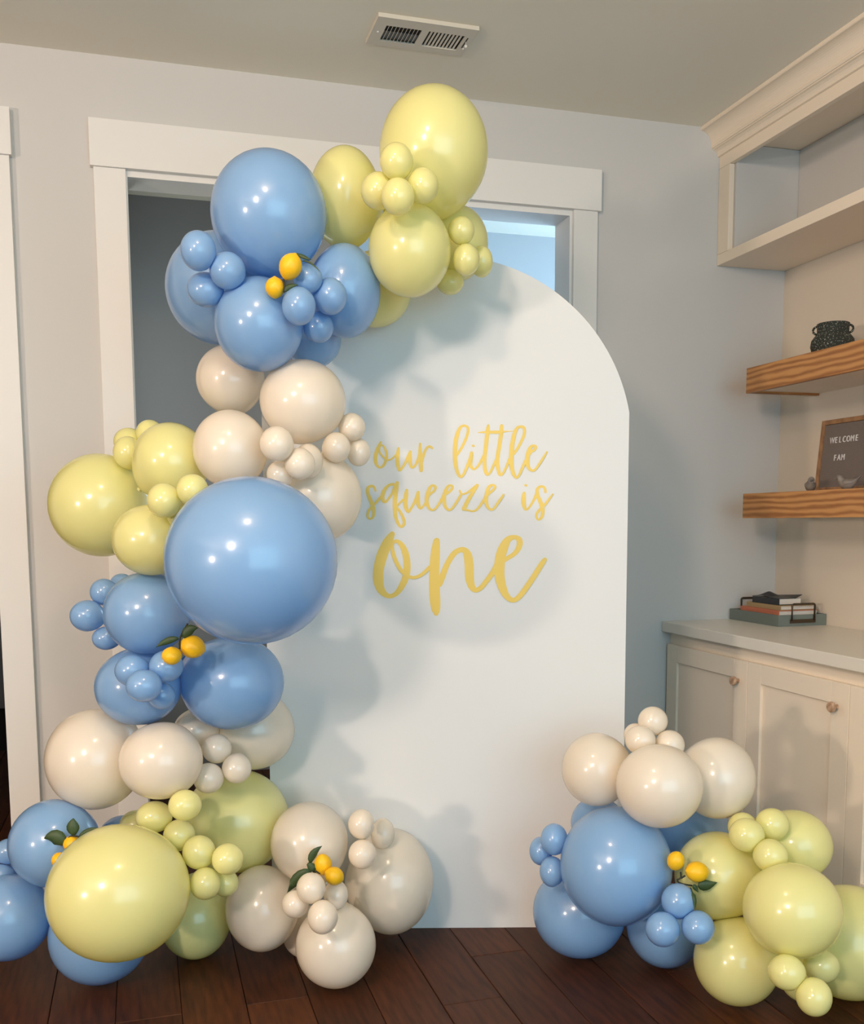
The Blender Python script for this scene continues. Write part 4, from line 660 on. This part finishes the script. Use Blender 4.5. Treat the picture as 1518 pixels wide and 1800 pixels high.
LEMONS=[
 ('A',[((0.3596,-1.1254,1.8372),0.0268,0.0335,25),((0.3268,-1.0933,1.7943),0.023,0.0264,0)],[([(0.3769,-1.113,1.8713),(0.3824,-1.1149,1.8684),(0.3879,-1.1168,1.8657),(0.3934,-1.1187,1.8631),(0.3989,-1.1206,1.8607),(0.4044,-1.1225,1.8585),(0.4099,-1.1243,1.8564)],0.0081),([(0.3892,-1.1185,1.8538),(0.3946,-1.1201,1.8544),(0.4006,-1.122,1.853),(0.4071,-1.1243,1.8497),(0.4141,-1.1269,1.8444),(0.4216,-1.1299,1.8372),(0.4296,-1.1332,1.8281)],0.004),([(0.344,-1.1135,1.7804),(0.3476,-1.1139,1.7859),(0.3521,-1.1147,1.7903),(0.3573,-1.1159,1.7937),(0.3635,-1.1174,1.7961),(0.3704,-1.1193,1.7974),(0.3782,-1.1216,1.7976)],0.0108)],[[(0.345,-1.1104,1.8112),(0.3471,-1.1126,1.7964),(0.3452,-1.1139,1.7804)]]),
 ('B',[((0.062,-1.0649,0.9185),0.0242,0.0235,0),((0.1131,-1.0413,0.9358),0.0286,0.0337,-70)],[([(0.0803,-1.0475,0.9589),(0.0706,-1.0448,0.9576),(0.0612,-1.0423,0.9553),(0.0521,-1.04,0.9521),(0.0432,-1.0378,0.948),(0.0346,-1.0358,0.943),(0.0262,-1.0341,0.9371)],0.0139),([(0.091,-1.0505,0.9602),(0.0956,-1.0509,0.9684),(0.1007,-1.0517,0.9748),(0.1064,-1.0528,0.9795),(0.1126,-1.0543,0.9825),(0.1193,-1.0561,0.9839),(0.1266,-1.0583,0.9835)],0.0209)],[[(0.0821,-1.0509,0.9326),(0.0844,-1.0484,0.9617),(0.1029,-1.0501,0.9947)]]),
 ('C',[((-0.1929,-0.9657,0.443),0.0206,0.0213,0),((-0.2223,-0.9777,0.4076),0.0191,0.0212,40)],[([(-0.2081,-0.9695,0.4443),(-0.215,-0.9665,0.4529),(-0.2225,-0.9636,0.4591),(-0.2306,-0.9608,0.4627),(-0.2392,-0.9582,0.4639),(-0.2483,-0.9557,0.4625),(-0.2579,-0.9533,0.4587)],0.0312),([(-0.1855,-0.9736,0.4667),(-0.1866,-0.9724,0.4746),(-0.1873,-0.9714,0.4821),(-0.1875,-0.9705,0.4893),(-0.1872,-0.9698,0.4962),(-0.1865,-0.9693,0.5028),(-0.1854,-0.9689,0.509)],0.0255),([(-0.1749,-0.9775,0.4596),(-0.1671,-0.979,0.4663),(-0.1587,-0.9808,0.4719),(-0.1498,-0.9829,0.4764),(-0.1403,-0.9853,0.4798),(-0.1302,-0.988,0.4821),(-0.1196,-0.991,0.4833)],0.0128)],[[(-0.2094,-0.9691,0.4443),(-0.1938,-0.9715,0.464),(-0.1721,-0.978,0.4624)]]),
 ('D',[((0.4291,-1.0286,0.3447),0.0232,0.0321,-5),((0.4525,-1.063,0.3234),0.0237,0.0281,-60)],[([(0.3951,-1.0303,0.3534),(0.3969,-1.0298,0.3625),(0.4,-1.0298,0.3708),(0.4046,-1.0303,0.3785),(0.4105,-1.0312,0.3856),(0.4179,-1.0327,0.3919),(0.4267,-1.0346,0.3976)],0.0164),([(0.3959,-1.0326,0.3342),(0.3833,-1.0296,0.3287),(0.3717,-1.027,0.3214),(0.3609,-1.0248,0.3122),(0.351,-1.0232,0.3013),(0.342,-1.0219,0.2885),(0.3248,-1.0887,0.3)],0.0253),([(0.388,-1.0283,0.352),(0.3929,-1.0302,0.3485),(0.397,-1.0318,0.3446),(0.4004,-1.0333,0.3401),(0.4029,-1.0346,0.3352),(0.4046,-1.0357,0.3297),(0.3897,-1.1335,0.3595)],0.0178)],[[(0.3959,-1.0326,0.3342),(0.4101,-1.0371,0.3312),(0.4184,-1.0402,0.3252)]]),
 ('E',[((1.2557,-1.3931,0.3914),0.0214,0.0271,10),((1.3067,-1.411,0.3642),0.0256,0.0327,-80)],[([(1.3069,-1.4146,0.3323),(1.3131,-1.4166,0.3309),(1.3199,-1.4187,0.3304),(1.3274,-1.4208,0.3308),(1.3355,-1.423,0.3322),(1.3442,-1.4253,0.3345),(1.3536,-1.4277,0.3377)],0.0228),([(1.2889,-1.4101,0.3253),(1.2711,-1.4479,0.3318),(1.2682,-1.4591,0.3266),(1.2672,-1.465,0.319),(1.2668,-1.4681,0.3099),(1.2675,-1.4675,0.2991),(1.2593,-1.4793,0.2937)],0.0085),([(1.296,-1.4114,0.3324),(1.2976,-1.4122,0.3299),(1.2993,-1.413,0.327),(1.3012,-1.4139,0.3239),(1.3032,-1.4149,0.3204),(1.3053,-1.4159,0.3166),(1.3076,-1.417,0.3125)],0.01)],[[(1.267,-1.3995,0.3637),(1.2665,-1.4009,0.3495),(1.2581,-1.3991,0.3439),(1.266,-1.4023,0.3354),(1.2932,-1.4109,0.3296)],[(1.2665,-1.4011,0.3481),(1.2777,-1.4035,0.3551)]]),
]

# ------------------------------------------------------------------ arched backdrop with gold lettering
bd = tag(empty('arch_backdrop', (0.748, -0.704, 0), math.atan2(-0.277, 0.961)), 'tall white round topped party backdrop with gold script lettering', 'backdrop')
UC, HW, ZC, RC, TH = 0.117, 0.533, 1.451, 0.5424, 0.022
a0 = math.acos(HW / RC)
out = [(UC - HW, 0.0), (UC + HW, 0.0)] + [(UC + RC * math.cos(a0 + (PI - 2 * a0) * i / 64), ZC + RC * math.sin(a0 + (PI - 2 * a0) * i / 64)) for i in range(65)]
b = bmesh.new()
fr = [b.verts.new((x, 0, z)) for x, z in out]; bk = [b.verts.new((x, TH, z)) for x, z in out]
b.faces.new(fr); b.faces.new(bk[::-1])
for i in range(len(out)):
    k = (i + 1) % len(out)
    b.faces.new((fr[i], fr[k], bk[k], bk[i]))
obj('panel', b, M['panel'], bd)
b = bmesh.new()                                    # rear frame and feet that hold the panel up
box(b, UC - .40, UC - .37, TH + .0005, TH + .03, 0.0, 1.6); box(b, UC + .37, UC + .40, TH + .0005, TH + .03, 0.0, 1.6)
box(b, UC - .37, UC + .37, TH + .0005, TH + .03, 0.9, 0.93)
for s in (-.385, .385):
    box(b, UC + s - .02, UC + s + .02, TH + .03, TH + .20, 0.0, 0.02)
obj('stand', b, M['trim'], bd)
def ribbon(bm, pts, y):
    P = catmull(pts, 5); n = len(P)
    ring = []
    for i, (x, z, w) in enumerate(P):
        x0, z0, _ = P[max(i - 1, 0)]; x1, z1, _ = P[min(i + 1, n - 1)]
        L = math.hypot(x1 - x0, z1 - z0) or 1e-6
        nx, nz = -(z1 - z0) / L, (x1 - x0) / L
        yy = y - 0.00002 * i                           # later ink lies over earlier ink
        ring.append((bm.verts.new((x + nx * w / 2, yy, z + nz * w / 2)), bm.verts.new((x - nx * w / 2, yy, z - nz * w / 2))))
    for (a, c), (d, e) in zip(ring, ring[1:]):
        bm.faces.new((a, d, e, c))
    for idx in (0, -1):                            # round ends
        x, z, w = P[idx]
        yc = y + 0.00003 if idx == 0 else y - 0.00002 * n - 0.00003
        cv = [bm.verts.new((x + w / 2 * math.cos(2 * PI * k / 14), yc, z + w / 2 * math.sin(2 * PI * k / 14))) for k in range(14)]
        bm.faces.new(cv)
for word, strokes in STROKES.items():
    bm = bmesh.new()
    for i, s in enumerate(strokes):
        ribbon(bm, s, -0.0006 - 0.0001 * i)
    obj('lettering', bm, M['vinyl'], bd)

# ------------------------------------------------------------------ balloons
GROUP = {'Y': 'pale yellow balloons', 'U': 'light blue balloons', 'I': 'ivory balloons'}
def frame(k):
    k = Vector(k).normalized()
    a = k.cross(Vector((0.3, 0.2, 1))).normalized()
    return k, a, k.cross(a)
def balloon(pos, rad, rot, tail, col, label, planes):
    rx, rd, ry = rad
    big = max(rad) > 0.06
    seg, nr = (44, 26) if big else (30, 18)
    k, a, c = frame(tail)
    def P(rho, h, th):
        q = a * (rho * math.cos(th)) + c * (rho * math.sin(th)) - k * h
        return (q.x * rx, q.y * rd, q.z * ry)
    prof = []
    for i in range(nr + 1):
        ph = PI * i / nr * 0.972
        h, rho = math.cos(ph), math.sin(ph)
        if h < 0:
            rho *= 1 - 0.05 * h * h
            h -= 0.09 * (-h) ** 7
        prof.append((rho, h))
    prof[0] = (0, 1)
    def mesh(prof, seg):
        bm = bmesh.new(); rings = []
        for rho, h in prof:
            rings.append([bm.verts.new(P(rho, h, 2 * PI * s / seg)) for s in range(seg)] if rho > 1e-6 else [bm.verts.new(P(0, h, 0))])
        for A, B in zip(rings, rings[1:]):
            for s in range(seg):
                n = (s + 1) % seg
                if len(A) == 1: bm.faces.new((A[0], B[s], B[n]))
                elif len(B) == 1: bm.faces.new((A[s], A[n], B[0]))
                else: bm.faces.new((A[s], A[n], B[n], B[s]))
        return bm
    Rm = Matrix.Rotation(rot[1], 3, 'Z') @ Matrix.Rotation(rot[0], 3, 'X')
    loc_planes = [(Rm.transposed() @ Vector(n), h) for n, h in planes]
    def press(bm):                                 # pressed flat where it meets its neighbours
        for v in bm.verts:
            for n, h in loc_planes:
                e = v.co.dot(n) - h
                if e > 0: v.co -= n * e
        return bm
    t = tag(empty('balloon', pos), label, 'balloon', ('small ' if not big else '') + GROUP[col])
    t.rotation_euler = (rot[0], 0, rot[1])
    obj('body', press(mesh(prof, seg)), M[col], t, True)
    r0, h0 = prof[-1]
    kn = [(r0, h0 + 0.002), (0.050, h0 - 0.02), (0.045, h0 - 0.035), (0.072, h0 - 0.055), (0.068, h0 - 0.075), (0.03, h0 - 0.078), (0, h0 - 0.065)]
    obj('knot', press(mesh(kn, 12)), M[col], t, True)
for i, (_, col, pos, rad, rot, tail, label) in enumerate(BALLOONS):
    balloon(pos, rad, rot, tail, col, label, [c[1:] for c in CONTACTS if c[0] == i])

# ------------------------------------------------------------------ lemon sprigs
LLAB = {'A': 'upper lemon sprig with two lemons, stuck among the top blue balloons',
        'B': 'middle lemon sprig with two lemons under the biggest blue balloon',
        'C': 'lower left lemon sprig with pointed green leaves, half behind the yellow balloon',
        'D': 'lower centre lemon sprig with two lemons among the ivory balloons',
        'E': 'right lemon sprig with two lemons between blue and yellow balloons'}
VIEW = Vector((0.16, 0.975, -0.05)).normalized()
RT, UPV = Vector((0.96, -0.28, 0)), Vector((0, 0, 1))
for key, fruit, leaves, stems in LEMONS:
    base = Vector(fruit[0][0])
    t = tag(empty('lemon_sprig', base), LLAB[key], 'lemon', 'artificial lemon sprigs')
    for p, a, bb, ang in fruit:
        pr = [(0, -1.03), (0.08, -1.02), (0.16, -0.99), (0.32, -0.93), (0.55, -0.80), (0.80, -0.55), (0.95, -0.25), (1.0, 0.05), (0.94, 0.35), (0.78, 0.63), (0.54, 0.84), (0.32, 0.95), (0.20, 1.0), (0.12, 1.05), (0.05, 1.08), (0, 1.085)]
        bm = lathe(bmesh.new(), [(r * a, z * bb * .93) for r, z in pr], 24)
        o = obj('lemon', bm, M['lemon'], t, True, loc=Vector(p) - base)
        d = UPV * math.cos(math.radians(ang)) + RT * math.sin(math.radians(ang)) - VIEW * 0.25
        o.rotation_euler = d.to_track_quat('Z', 'Y').to_euler()
    for pts, w in leaves:
        bm = bmesh.new(); n = len(pts); rows = []
        for i, p in enumerate(pts):
            p = Vector(p) - base
            tg = (Vector(pts[min(i + 1, n - 1)]) - Vector(pts[max(i - 1, 0)])).normalized()
            sd = tg.cross(VIEW).normalized()
            ww = w * 0.62 * (math.sin(PI * (0.06 + 0.94 * i / (n - 1)) ** 0.85) * 0.98 + 0.02)
            rows.append([bm.verts.new(p + sd * ww * f - VIEW * (ww * 0.35 * (1 - abs(f)))) for f in (-1, -.5, 0, .5, 1)])
        for A, B in zip(rows, rows[1:]):
            for q in range(4): bm.faces.new((A[q], A[q + 1], B[q + 1], B[q]))
        r = bmesh.ops.extrude_face_region(bm, geom=bm.faces[:])
        bmesh.ops.translate(bm, verts=[e for e in r['geom'] if isinstance(e, bmesh.types.BMVert)], vec=VIEW * 0.0006)
        obj('leaf', bm, M['leaf'], t, True)
    for s in stems:
        q = catmull([tuple(Vector(p) - base) for p in s], 4)
        obj('stem', tube(bmesh.new(), q, 0.0022, 7), M['stem'], t, True)
